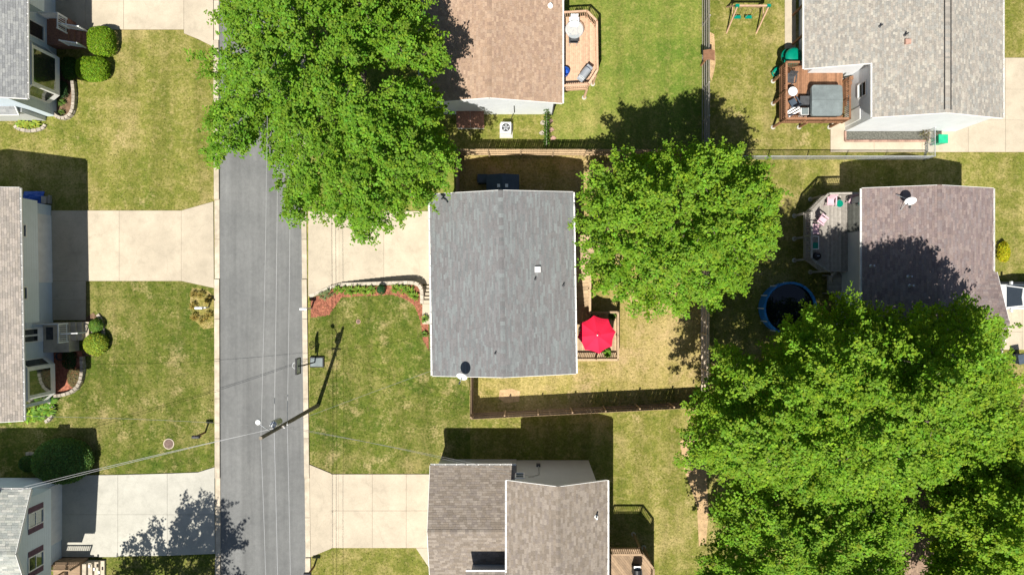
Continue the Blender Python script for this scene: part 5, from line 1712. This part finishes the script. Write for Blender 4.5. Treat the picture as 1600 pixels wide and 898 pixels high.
# swing set
sw = thing('swing_set', 'wooden swing set with two green seats on the upper right lawn', 'swing set', G(1158, 32))
A = Vector((-1.08, 0, 2.3)); B = Vector((1.1, 0, 2.3))
part('beam', MB().bar(A - Vector((0.1, 0, 0)), B + Vector((0.1, 0, 0)), 0.1, 0.14), 'wood_cedar', sw, local=True)
for e in (A, B):
    for s in (-1, 1):
        piece('leg', 'wood_cedar', sw, Vector((e.x, s * 0.95, 0)), Vector((e.x, s * 0.05, 2.28)), 0.09, 0.09, local=True)
    part('brace', MB().bar((e.x, -0.42, 1.3), (e.x, 0.42, 1.3), 0.04, 0.09), 'wood_cedar', sw, local=True)
    part('bracket', MB().box((e.x, 0, 2.3), (0.26, 0.18, 0.2)), 'green_pl', sw, local=True)
for x in (-0.45, 0.35):
    st = part('swing_seat', MB().prism([(x - 0.24, -0.11), (x + 0.24, -0.11), (x + 0.24, 0.11), (x - 0.24, 0.11)], 0.5, 0.55), 'green_pl', sw, local=True)
    for s in (-1, 1): part('chain', MB().tube([(x + s * 0.22, 0, 0.53), (x + s * 0.2, 0, 2.28)], 0.014, 5), 'wood_tan', st, local=True)
# tree stump/bush post on the fence line
t = thing('wooden_box', 'brown wooden box with pitched top on the grey board fence', 'box', G(1095, 103))
part('post', MB().bar((0, 0, 0), (0, 0, 1.75), 0.1, 0.1), 'wood_brown', t, local=True)
part('tray', MB().box((0, 0, 1.78), (0.5, 0.42, 0.06)), 'wood_brown', t, local=True)
for s in (-1, 1): part('roof_panel', MB().prism([(0, -0.36), (s * 0.4, -0.36), (s * 0.4, 0.36), (0, 0.36)], [2.2, 1.98, 1.98, 2.2], [2.23, 2.01, 2.01, 2.23]), 'wood_brown', t, local=True)
for s in (-1, 1): part('upright', MB().bar((s * 0.18, 0, 1.8), (s * 0.18, 0, 2.1), 0.04, 0.04), 'wood_brown', t, local=True)
# gravel window bed of the upper right house
gb = struct('gravel_bed', MB().prism([tuple(G(x, y).xy) for x, y in ((1321, 206), (1446, 206), (1446, 219), (1321, 219))], 0.0, 0.12), 'gravel')
ed = thing('brick_edging', 'reddish brick edging around the dark gravel bed on the upper right drive', 'edging', G(1321, 219))
for (a, b) in along([(1319, 206), (1319, 221), (1448, 221), (1448, 206)], 4.6):
    piece('brick', 'paver', ed, G(a.x, a.y, 0.11), G(b.x, b.y, 0.11) - (G(b.x, b.y) - G(a.x, a.y)).normalized() * 0.012, 0.12, 0.2)
t = thing('shrub', 'withered twiggy shrub beside the chain link gate', 'shrub', G(1441, 212))
b = MB()
for k in range(26):
    a = random.uniform(0, 6.28); r = random.uniform(0.2, 0.55); b.tube([(0, 0, 0), (math.cos(a) * r * 0.4, math.sin(a) * r * 0.4, 0.4), (math.cos(a) * r, math.sin(a) * r, random.uniform(0.5, 1.0))], [0.02, 0.012, 0.006], 4)
part('stem', b, 'wood_gray', t, local=True)
n = 260; c = rng.normal(0, 0.28, (n, 3)); c[:, 2] = np.abs(c[:, 2]) + 0.35
np_obj('foliage', leaves_mesh('foliage', c, rng.normal(size=(n, 3)) + [0, 0, 1], rng.uniform(0.05, 0.1, n), leaf_colors(n, (0.16, 0.15, 0.05), 0.3)), t)

# above ground pool
c = P(1235, 482, 1.2)
pl = thing('swimming_pool', 'round blue above-ground pool with dark water under the tree', 'pool', (c.x, c.y, 0))
R = 1.83; n = 40
m = MB()
for r, z0, z1 in ((R, 0, 1.2), (R - 0.03, 1.2, 0.1)):
    i = len(m.v)
    for z in (z0, z1):
        for k in range(n): m.v.append((r * math.cos(2 * math.pi * k / n), r * math.sin(2 * math.pi * k / n), z))
    for k in range(n): m.f.append((i + k, i + (k + 1) % n, i + n + (k + 1) % n, i + n + k)); m.c.append(None)
part('wall', m, 'pool_blue', pl, local=True, smooth=True)
for k in range(12):
    a0 = 2 * math.pi * k / 12; pts = [(R * math.cos(a0 + j * 0.1309 * 0.99), R * math.sin(a0 + j * 0.1309 * 0.99), 1.21) for j in range(5)]
    part('top_rail', MB().tube(pts, 0.085, 8), 'pool_blue', pl, local=True, smooth=True)
    part('upright', MB().bar((R * 1.02 * math.cos(a0), R * 1.02 * math.sin(a0), 0), (R * 1.02 * math.cos(a0), R * 1.02 * math.sin(a0), 1.2), 0.08, 0.08), 'white', pl, local=True)
m = MB().lathe((0, 0, 0.95), [(0.01, 0), (0.9, 0.001), (R - 0.04, 0)], 40)
part('water', m, 'water', pl, local=True)

# suv
def suv():
    c = G(1578, 463); t = thing('parked_car', 'white sport utility vehicle parked nose-in on the right edge driveway', 'car', (c.x, c.y, 0.065))
    L = 4.5; Wd = 1.78
    prof = [(-2.25, 0.45), (-2.25, 0.75), (-2.05, 0.98), (-1.1, 1.08), (2.2, 1.1), (2.25, 0.6), (2.22, 0.4), (-2.15, 0.32)]
    m = MB()
    ny = 6; ys = [-Wd / 2, -Wd / 2 + 0.06, -Wd / 2 + 0.2, Wd / 2 - 0.2, Wd / 2 - 0.06, Wd / 2]; shr = [0.93, 0.98, 1.0, 1.0, 0.98, 0.93]
    rows = [[(x * (0.97 + 0.03 * k), y, 0.3 + (z - 0.3) * (0.9 + 0.1 * (k - 0.93) / 0.07)) for x, z in prof] for y, k in zip(ys, shr)]
    for a, b in zip(rows[:-1], rows[1:]):
        for j in range(len(prof)): m.poly([a[j], a[(j + 1) % len(prof)], b[(j + 1) % len(prof)], b[j]])
    m.poly(rows[0]); m.poly(rows[-1][::-1])
    body = part('body', m, 'carpaint', t, local=True)
    g0 = [(-1.15, -0.78), (2.1, -0.78), (2.1, 0.78), (-1.15, 0.78)]; g1 = [(-0.35, -0.62), (1.85, -0.64), (1.85, 0.64), (-0.35, 0.62)]
    m = MB(); m.v = [(x, y, 1.08) for x, y in g0] + [(x, y, 1.62) for x, y in g1]
    for k in range(4): m.f.append((k, (k + 1) % 4, 4 + (k + 1) % 4, 4 + k)); m.c.append(None)
    part('window', m, 'pane', t, local=True)
    m = MB(); rf = [(-0.42, -0.6), (-0.3, -0.66), (1.8, -0.67), (1.9, -0.6), (1.9, 0.6), (1.8, 0.67), (-0.3, 0.66), (-0.42, 0.6), (-0.5, 0)]
    m.prism(rf, 1.6, [1.66] * 8 + [1.67]); part('roof', m, 'carpaint', t, local=True)
    part('sunroof', MB().box((0.12, 0, 1.672), (0.42, 0.85, 0.02)), 'pane', t, local=True)
    part('sunroof', MB().box((1.05, 0, 1.672), (0.6, 0.85, 0.02)), 'pane', t, local=True)
    for s in (-1, 1):
        part('roof_rail', MB().bar((-0.1, s * 0.58, 1.71), (1.7, s * 0.58, 1.71), 0.04, 0.04), 'metal', t, local=True)
        part('pillar', MB().bar((-1.12, s * 0.77, 1.08), (-0.36, s * 0.62, 1.62), 0.06, 0.06).bar((0.6, s * 0.78, 1.08), (0.65, s * 0.64, 1.62), 0.06, 0.08), 'carpaint', t, local=True)
        part('mirror', MB().box((-0.85, s * 0.98, 1.12), (0.14, 0.22, 0.15)), 'carpaint', t, local=True)
        part('headlight', MB().box((-2.2, s * 0.62, 0.78), (0.14, 0.36, 0.14)), 'white', t, local=True)
        for x in (-1.4, 1.4):
            w = part('wheel', MB().tube([(x, s * 0.68, 0.34), (x, s * 0.9, 0.34)], 0.34, 18), 'tyre', t, local=True)
            part('rim', MB().tube([(x, s * 0.88, 0.34), (x, s * 0.91, 0.34)], 0.2, 14), 'metal', w, local=True)
suv()

# manhole and valve cover
t = thing('manhole_cover', 'round rusty manhole cover in the left lawn', 'manhole', G(264, 693, 0.005))
part('ring', MB().lathe((0, 0, 0), [(0.4, 0), (0.4, 0.035), (0.34, 0.035)], 24), 'conc_kerb', t, local=True)
part('lid', MB().lathe((0, 0, 0.0), [(0.335, 0), (0.335, 0.042), (0.3, 0.046)], 24), 'iron', t, local=True)
z = lawn_z(562, 502)
t = thing('valve_cover', 'small round reddish valve cover in the front lawn', 'valve cover', G(562, 502, z))
part('ring', MB().lathe((0, 0, -0.02), [(0.17, 0), (0.17, 0.05), (0.13, 0.05)], 16), 'paver', t, local=True)
part('lid', MB().lathe((0, 0, -0.02), [(0.125, 0), (0.125, 0.06), (0.1, 0.065)], 16), 'iron', t, local=True)

# mailboxes
def mailbox(label, base, face, mat, h=1.15, boxL=0.5, arm=0.15):
    """face: unit vector the door faces"""
    t = thing('mailbox', label, 'mailbox', base, 0, 'kerbside mailboxes')
    f = Vector(face).normalized(); s = Vector((-f.y, f.x, 0)); b = Vector(base)
    part('post', MB().bar(b, b + Vector((0, 0, h)), 0.1, 0.1), 'wood_brown' if mat != 'white' else 'white', t)
    part('arm', MB().bar(b + Vector((0, 0, h - 0.06)) - f * 0.1, b + f * 0.35 + Vector((0, 0, h - 0.06)), 0.09, 0.06), 'wood_brown' if mat != 'white' else 'white', t)
    m = MB(); n = 8; c = b + f * arm + Vector((0, 0, h))
    sec = [(-0.1, 0), (0.1, 0), (0.1, 0.13)] + [(0.1 * math.cos(math.pi * k / n), 0.13 + 0.1 * math.sin(math.pi * k / n)) for k in range(1, n)] + [(-0.1, 0.13)]
    rows = [[c + f * e + s * x + Vector((0, 0, z)) for x, z in sec] for e in (-boxL / 2, boxL / 2)]
    for j in range(len(sec)): m.poly([rows[0][j], rows[0][(j + 1) % len(sec)], rows[1][(j + 1) % len(sec)], rows[1][j]])
    m.poly(rows[0][::-1]); m.poly(rows[1])
    part('box', m, mat, t)
    part('flag', MB().bar(c + s * 0.115 + Vector((0, 0, 0.1)), c + s * 0.115 + Vector((0, 0, 0.3)), 0.015, 0.05), 'maroon', t)
    return t
mailbox('white mailbox by the kerb at the tip of the red mulch bed', tuple(G(487, 481.5, 0.03)), (-1, 0, 0), 'white', 1.1)
mailbox('white topped mailbox in the dry patch beside the left middle driveway', tuple(G(326, 480, 0.0)), (1, 0, 0), 'white', 1.15, arm=-0.05)
mailbox('dark grey mailbox by the left kerb near the round manhole', tuple(G(321, 675, 0.0)), (1, 0, 0), 'darkgrey', 1.3, arm=0.05)
mailbox('dark mailbox by the right kerb below the lower driveway', tuple(G(491, 884, 0.0)), (-1, 0, 0), 'darkgrey', 1.15, arm=0.05)
struct('dry_grass_bed', flat([(300, 449), (322, 452), (334, 462), (334, 512), (318, 514), (304, 500), (297, 470)], 0.012), 'grass_dry')
for k, (px, py) in enumerate(((305, 460), (316, 460), (327, 468), (304, 478), (306, 495), (318, 500), (328, 492))):
    blade_plant('dry straw-coloured grass clump, %s around the white topped mailbox' % ords[k], px, py, 0.34, 0.38, (0.30, 0.24, 0.06), 90, 0.035, 'dry_grass_clump', 'dry clumps around the mailbox')

# basketball hoop at the kerb
bbz = lawn_z(496, 565)
bk = thing('basketball_hoop', 'portable basketball hoop with weighted base leaning over the kerb', 'basketball hoop', tuple(G(496, 565, bbz)))
w0 = G(496, 565, bbz)
m = MB().prism([(-0.5, -0.38), (0.52, -0.38), (0.52, 0.38), (-0.5, 0.38)], 0, 0.16)
part('base', m, 'black', bk, local=True)
part('water_tank', MB().prism([(-0.44, -0.31), (0.46, -0.31), (0.46, 0.31), (-0.44, 0.31)], 0.16, [0.2, 0.24, 0.24, 0.2]), 'spa', bk, local=True)
part('post', MB().tube([(-0.1, 0, 0.1), (-0.22, 0, 1.2), (-0.3, 0, 2.2)], 0.05, 8), 'black', bk, local=True)
part('support_arm', MB().bar((-0.26, 0, 1.7), (-0.5, 0, 2.2), 0.06, 0.06).bar((-0.28, 0, 2.1), (-0.5, 0, 2.5), 0.06, 0.06), 'black', bk, local=True)
bd = part('backboard', MB().box((-0.53, 0, 2.4), (0.05, 1.05, 0.75)), 'white', bk, local=True)
part('board_frame', MB().box((-0.52, 0, 2.79), (0.12, 1.12, 0.05)).box((-0.52, 0, 2.01), (0.1, 1.12, 0.05)).box((-0.52, 0.54, 2.4), (0.1, 0.05, 0.78)).box((-0.52, -0.54, 2.4), (0.1, 0.05, 0.78)), 'black', bd, local=True)
rp = [(-0.80 + 0.225 * math.cos(a), 0.225 * math.sin(a), 2.12) for a in [2 * math.pi * k / 20 for k in range(21)]]
rm = part('rim', MB().tube(rp, 0.018, 6, cap=False), 'metal', bk, local=True)
nt_ = MB()
for k in range(14):
    a = 2 * math.pi * k / 14
    for s in (-1, 1):
        nt_.tube([(-0.80 + 0.225 * math.cos(a), 0.225 * math.sin(a), 2.11), (-0.80 + 0.13 * math.cos(a + s * 0.9), 0.13 * math.sin(a + s * 0.9), 1.75)], 0.008, 4)
part('net', nt_, 'white', rm, local=True, kind='stuff')

# ------------------------------------------------------------------ utility pole and lines
pb = G(497, 633)
up = thing('utility_pole', 'tall brown wooden utility pole at the kerb with transformer and street light', 'utility pole', tuple(pb))
PH = 9.8
part('pole', MB().tube([pb, pb + Vector((0, 0, 4)), pb + Vector((0, 0, PH))], [0.15, 0.13, 0.105], 12), 'pole', up)
def on(z, dx=0, dy=0): return pb + Vector((dx, dy, z))
tc = on(7.7, 0.05, 0.42)
can = part('transformer', MB().lathe(tuple(tc - Vector((0, 0, 0.45))), [(0.2, 0), (0.23, 0.04), (0.23, 0.8), (0.19, 0.9), (0.05, 0.94)], 16), 'metal', up, smooth=False)
for s in (-0.09, 0.09): part('bushing', MB().lathe((tc.x + s, tc.y, tc.z + 0.45), [(0.035, 0), (0.05, 0.08), (0.03, 0.16), (0.045, 0.22), (0.02, 0.3)], 8), 'white', can)
part('bracket', MB().bar(on(7.9), tc + Vector((0, 0, 0.2)), 0.08, 0.08).bar(on(7.4), tc + Vector((0, 0, -0.25)), 0.08, 0.08), 'metal', up)
la = part('lamp_arm', MB().tube([on(8.2), on(8.6, -0.3, 0.35), on(8.75, -0.55, 0.62)], 0.03, 8), 'metal', up)
part('lamp_head', MB().lathe(tuple(on(8.62, -0.6, 0.68)), [(0.1, 0), (0.17, 0.06), (0.15, 0.16), (0.04, 0.2)], 12), 'white', la)
part('crossbar', MB().bar(on(7.0, -0.35, 0.05), on(7.0, 0.35, 0.05), 0.08, 0.1), 'wood_gray', up)
for z, dx in ((9.65, 0), (7.05, -0.3), (7.05, 0.3), (6.2, 0.16)):
    part('insulator', MB().lathe(tuple(on(z, dx, 0.0)), [(0.04, 0), (0.06, 0.04), (0.035, 0.1)], 8), 'white', up)
def wire(label, a, b, sag, r=0.014, n=16, mat='wire', name='power_line'):
    a = Vector(a); b = Vector(b)
    pts = [a.lerp(b, k / n) - Vector((0, 0, sag * 4 * (k / n) * (1 - k / n))) for k in range(n + 1)]
    o = part(name, MB().tube(pts, r, 5), mat)
    tag(o, label, 'wire', 'overhead lines')
    return o
NPy, SPy = 44.0, -56.0
wire('topmost overhead wire running up the street from the pole', on(9.75), (pb.x, NPy, 9.6), 0.9, 0.012)
wire('topmost overhead wire running down the street from the pole', on(9.75), (pb.x + 0.3, SPy, 9.6), 0.9, 0.012)
wire('middle overhead cable running up the street from the pole', on(7.15, -0.3), (pb.x - 0.3, NPy, 7.1), 0.6, 0.016)
wire('middle overhead cable running down the street from the pole', on(7.15, -0.3), (pb.x, SPy, 7.1), 0.6, 0.016)
wire('lowest overhead cable running up the street from the pole', on(6.25, 0.16), (pb.x + 0.16, NPy, 6.2), 0.6, 0.014)
wire('lowest overhead cable running down the street from the pole', on(6.25, 0.16), (pb.x + 0.4, SPy, 6.2), 0.6, 0.014)
wire('service wire from the pole to the bottom left house, upper of the pair', on(7.1), P(38, 760, 5.0), 0.5, 0.012)
wire('service wire from the pole to the bottom left house, lower of the pair', on(6.9), P(30, 766, 4.9), 0.45, 0.012)
wire('service wire from the pole to the left middle house corner', on(7.0), P(40, 650, 4.75), 0.5, 0.010, mat='wire_dark')
wire('service wire from the pole to the taupe house end wall', on(7.0), G((835 - NX) * 0.9 + NX, 716, 4.4), 0.5, 0.010, mat='wire_dark')
wire('second service wire from the pole to the taupe garage roof', on(6.6), G(800, 716, 4.0), 0.45, 0.010, mat='wire_dark')
wire('service wire from the pole to the grey roof corner', on(7.0), P(677, 578, 5.25), 0.45, 0.010, mat='wire_dark')

# ------------------------------------------------------------------ trees
def tree(label, poly, z_low, z_edge, z_top, trunk_g, n_clump, per, seed, base=(0.062, 0.135, 0.014), leaf=0.2, trunk_r=0.32, gaps=(), dome=0.5, group='large leafy trees', clump=1.0, name='tree'):
    """crown from an outline (photo pixels seen at height z_edge), filled with leaf clumps carried by limbs"""
    global rng
    rng = np.random.default_rng(seed); random.seed(seed)
    t = thing(name, label, 'tree', tuple(G(*trunk_g)), 0, group)
    o = np.array(G(*trunk_g))
    xs = [p[0] for p in poly]; ys = [p[1] for p in poly]
    # inner radius of the outline
    gx, gy = np.meshgrid(np.linspace(min(xs), max(xs), 60), np.linspace(min(ys), max(ys), 60))
    ins = inside(poly, gx, gy); ed = np.where(ins, edge_dist(poly, gx, gy), 0); dmax = ed.max()
    k = ed.argmax(); cx, cy = gx.ravel()[k], gy.ravel()[k]
    # broad lobes raise and lower the canopy, smaller ones open dark pockets
    lob = []
    n_small = int(ins.mean() * (max(xs) - min(xs)) * (max(ys) - min(ys)) / 620)
    while len(lob) < 15 + n_small:
        x = rng.uniform(min(xs), max(xs)); y = rng.uniform(min(ys), max(ys))
        if inside(poly, np.array([x]), np.array([y]))[0]:
            big = len(lob) < 15
            lob.append((x, y, rng.uniform(-1.2, 1.2) if big else rng.uniform(-2.3, 1.0), rng.uniform(28, 55) if big else rng.uniform(7, 15)))
    cen = []; tries = 0; grid = {}
    cell = 0.72 * clump
    while len(cen) < n_clump and tries < 60:
        tries += 1
        m = 4000
        x = rng.uniform(min(xs), max(xs), m); y = rng.uniform(min(ys), max(ys), m)
        ok = inside(poly, x, y); d = edge_dist(poly, x, y)
        for (ex, ey, er) in gaps: ok &= np.hypot(x - ex, y - ey) > er * rng.uniform(0.75, 1.1, m)
        ok &= d > rng.uniform(1, 6, m) + 9 * (np.sin(x * 0.11 + seed) * np.sin(y * 0.10 + 2 * seed) + 0.35).clip(0, 1)
        x = x[ok]; y = y[ok]; d = d[ok]
        tt = np.clip(d / (dmax * 0.85), 0, 1)
        zt = z_edge + (z_top - z_edge) * np.sin(tt * np.pi / 2) ** dome
        for (lx, ly, a, s) in lob: zt = zt + a * np.exp(-((x - lx) ** 2 + (y - ly) ** 2) / (2 * s * s))
        zb = z_edge - (z_edge - z_low) * tt
        dep = rng.exponential(0.75, len(x)); dep = np.where(rng.uniform(size=len(x)) < 0.27, rng.uniform(0, 1, len(x)) * (zt - zb), dep)
        z = np.maximum(zt - dep, zb)
        for a, b, c in zip(x, y, z):
            # the outline is read at the edge height; plan position follows from it, with the crown rounding inwards
            zz = z_edge + 0.75 * (c - z_edge)
            p = np.array(P(a, b, max(zz, 0.5))); p[2] = c
            key = tuple((p / cell).astype(int))
            if key in grid: continue
            grid[key] = 1
            cen.append(p)
            if len(cen) >= n_clump: break
    cen = np.array(cen); nc = len(cen)
    cc = np.array(P(cx, cy, z_edge)); cc[2] = z_edge - 1.0
    out = cen - cc[None]; out /= (np.linalg.norm(out, axis=1, keepdims=True) + 1e-6)
    # limbs
    tb = MB()
    ctr = Vector(tuple(cc - o)); top = Vector((ctr.x, ctr.y, z_low + (z_top - z_low) * 0.45))
    fork = Vector((ctr.x * 0.3, ctr.y * 0.3, z_low * 0.75))
    part('trunk', MB().tube([(0, 0, -0.1), (0, 0, 0.25), tuple(fork * 0.5 + Vector((0.06, -0.05, 0))), tuple(fork)], [trunk_r * 1.5, trunk_r * 1.1, trunk_r, trunk_r * 0.85], 14), 'bark', t, local=True, smooth=True)
    nlimb = 16
    order = rng.permutation(nc)[:nlimb]
    limbs = []
    for q in order:
        e = Vector(tuple(cen[q] - o)); e.z -= 0.6
        mid = fork.lerp(e, 0.5) + Vector((0, 0, (e - fork).length * 0.12))
        pts = [fork, fork.lerp(mid, 0.5) + Vector((rng.uniform(-.2, .2), rng.uniform(-.2, .2), 0.1)), mid, mid.lerp(e, 0.55), e]
        tb.tube(pts, [trunk_r * 0.55, trunk_r * 0.42, trunk_r * 0.3, trunk_r * 0.17, 0.03], 8)
        limbs += [(np.array(pts[1].lerp(pts[2], u)), ) for u in (0.3, 1.0)] + [(np.array(pts[2].lerp(pts[4], u)), ) for u in (0.35, 0.7)]
    lp = np.array([l[0] for l in limbs])
    f0 = np.array(fork)
    order = np.argsort(np.linalg.norm(cen - o[None] - f0[None], axis=1))
    nodes = np.concatenate([lp, np.zeros((nc, 3))]); used = len(lp)
    for q in order:
        e = cen[q] - o - np.array([0, 0, 0.12]); dd = np.linalg.norm(nodes[:used] - e[None], axis=1); j = dd.argmin()
        a = Vector(tuple(nodes[j])); b = Vector(tuple(e)); r0 = 0.03 if j < len(lp) else 0.02
        nodes[used] = e; used += 1
        if dd[j] < 0.05: continue
        bend = Vector((rng.uniform(-.12, .12), rng.uniform(-.12, .12), rng.uniform(-0.05, 0.15))) * min(1.0, dd[j])
        tb.tube([a, a.lerp(b, 0.5) + bend, b], [r0, r0 * 0.7, 0.01], 4, cap=False)
    part('limbs', tb, 'bark', t, local=True, smooth=True)
    # leaves: every clump carries a few twig tips, every tip a rosette of leaves
    TIPS = 7
    tilt = rng.normal(0, 0.3, (nc, 3)); tilt[:, 2] = 0
    ax = out.copy(); ax[:, 2] *= 0.35; ax /= (np.linalg.norm(ax, axis=1, keepdims=True) + 1e-6)
    ti_ = np.repeat(np.arange(nc), TIPS); nt2 = len(ti_)
    u = rng.normal(size=(nt2, 3)); u /= np.linalg.norm(u, axis=1, keepdims=True); u[:, 2] *= 0.45
    tipc = cen[ti_] + u * (rng.uniform(0.12, 0.44, (nt2, 1)) * clump) + ax[ti_] * rng.uniform(-0.4, 0.75, (nt2, 1)) * clump
    tdir = ax[ti_] * 0.9 + u * 0.8; tdir[:, 2] *= 0.3; tdir /= (np.linalg.norm(tdir, axis=1, keepdims=True) + 1e-6)
    idx = np.repeat(np.arange(nt2), per); N_ = len(idx)
    w = rng.normal(size=(N_, 3)); w /= np.linalg.norm(w, axis=1, keepdims=True)
    rad = rng.uniform(0, 1, (N_, 1)) ** 0.5
    off = w * rad * (rng.uniform(0.17, 0.27, (nt2, 1))[idx]); off[:, 2] *= 0.6
    s_ = rng.uniform(-1, 1, (N_, 1)); off += tdir[idx] * s_ * 0.22
    off[:, 2:3] -= 0.12 * np.abs(s_)
    p = tipc[idx] + off - o[None]
    nr = np.array([-0.12, -0.3, 1.0]) + w * 0.3 + tilt[ti_][idx] + rng.normal(0, 0.28, (N_, 3))
    nr[:, 2] = np.abs(nr[:, 2])
    cl = np.exp(rng.normal(0, 0.13, (nt2, 1))); hue = rng.normal(0, 0.09, (nt2, 1))
    c = leaf_colors(N_, base, 0.14, 0.08) * cl[idx]
    c[:, 0:1] *= np.exp(hue[idx]); c = np.clip(c, 0.002, 0.5)
    dirv = w + tdir[idx] * 0.8 + rng.normal(0, 0.3, (N_, 3))
    me = leaves_mesh('crown', p, nr, rng.uniform(0.6, 1.25, N_) * leaf, c, 'leaf', 0.85, 0.2, dirv)
    np_obj('crown', me, t)
    return t

LEFT = [(352, -30), (430, -70), (560, -80), (655, -50), (660, 15), (690, 60), (694, 100), (672, 122), (684, 170), (700, 215), (706, 250), (690, 290), (674, 318), (645, 328), (632, 352), (612, 346), (590, 367), (545, 368), (530, 342), (505, 348), (484, 330), (470, 346), (442, 340), (424, 305), (425, 282), (438, 262), (415, 247), (400, 236), (385, 246), (346, 256), (332, 230), (330, 180), (336, 140), (310, 115), (297, 85), (326, 88), (342, 72), (338, 40), (345, 10)]
MID = [(912, 300), (940, 252), (985, 247), (1030, 240), (1060, 232), (1100, 240), (1130, 228), (1150, 250), (1180, 262), (1195, 292), (1214, 310), (1196, 335), (1206, 370), (1190, 400), (1166, 415), (1160, 440), (1130, 457), (1110, 476), (1080, 470), (1060, 487), (1030, 478), (1005, 484), (985, 465), (966, 482), (955, 455), (935, 450), (920, 430), (912, 410), (920, 380), (904, 350), (914, 330)]
R1 = [(1114, 548), (1150, 540), (1166, 556), (1198, 562), (1205, 527), (1238, 500), (1262, 482), (1290, 492), (1320, 455), (1346, 482), (1382, 484), (1402, 496), (1430, 480), (1452, 492), (1500, 464), (1530, 482), (1562, 512), (1552, 560), (1562, 605), (1560, 650), (1545, 715), (1480, 745), (1400, 758), (1300, 782), (1200, 768), (1135, 742), (1075, 722), (1064, 692), (1090, 655), (1080, 640), (1106, 610), (1116, 575)]
R2 = [(1128, 765), (1200, 752), (1300, 765), (1385, 770), (1425, 800), (1420, 830), (1404, 870), (1430, 950), (1250, 990), (1110, 950), (1092, 893), (1122, 850), (1126, 800)]
R3 = [(1548, 640), (1575, 600), (1594, 598), (1600, 690), (1690, 720), (1720, 850), (1620, 990), (1440, 960), (1455, 885), (1462, 840), (1440, 810), (1462, 750), (1525, 700)]
tree('huge bright green tree arching over the street at the upper left', LEFT, 3.2, 7.0, 12.6, (598, 232), 1250, 15, 11, base=(0.138, 0.262, 0.018), gaps=((357, 66, 20), (585, 128, 30), (625, 118, 22), (560, 118, 16), (500, 180, 10)), leaf=0.155)
tree('rounded bright green tree in the parched backyard behind the red parasol', MID, 2.8, 6.8, 13.6, (1010, 385), 640, 15, 23, base=(0.158, 0.282, 0.018), leaf=0.15, trunk_r=0.24, gaps=((975, 360, 14), (1050, 330, 12)))
tree('largest tree on the right, its crown shading the pool and purple-brown roof', R1, 3.4, 8.2, 16.0, (1208, 600), 1550, 15, 37, base=(0.166, 0.288, 0.018), leaf=0.155, trunk_r=0.4, gaps=((1325, 590, 16), (1270, 640, 11)))
tree('darker green tree crown at the bottom edge, left of the brown roof patches', R2, 3.0, 6.8, 12.0, (1165, 800), 900, 15, 41, base=(0.158, 0.282, 0.018), leaf=0.155, gaps=((1230, 800, 20), (1290, 812, 16), (1200, 850, 14), (1170, 800, 14)))
tree('yellow-green tree in the bottom right corner', R3, 3.2, 7.5, 13.5, (1556, 690), 1300, 15, 43, base=(0.186, 0.30, 0.018), leaf=0.155, gaps=((1512, 765, 10), (1525, 708, 8)))
tree('tree beyond the bottom edge whose leafy shadow falls on the pale driveway', [(120 + 108 * math.cos(a) * (1 + 0.16 * math.sin(5 * a)), 1112 + 118 * math.sin(a) * (1 + 0.12 * math.sin(4 * a))) for a in [k * 0.314 for k in range(20)]], 3.0, 7.0, 10.5, (240, 1020), 260, 10, 47, base=(0.10, 0.205, 0.014), leaf=0.17, trunk_r=0.25)
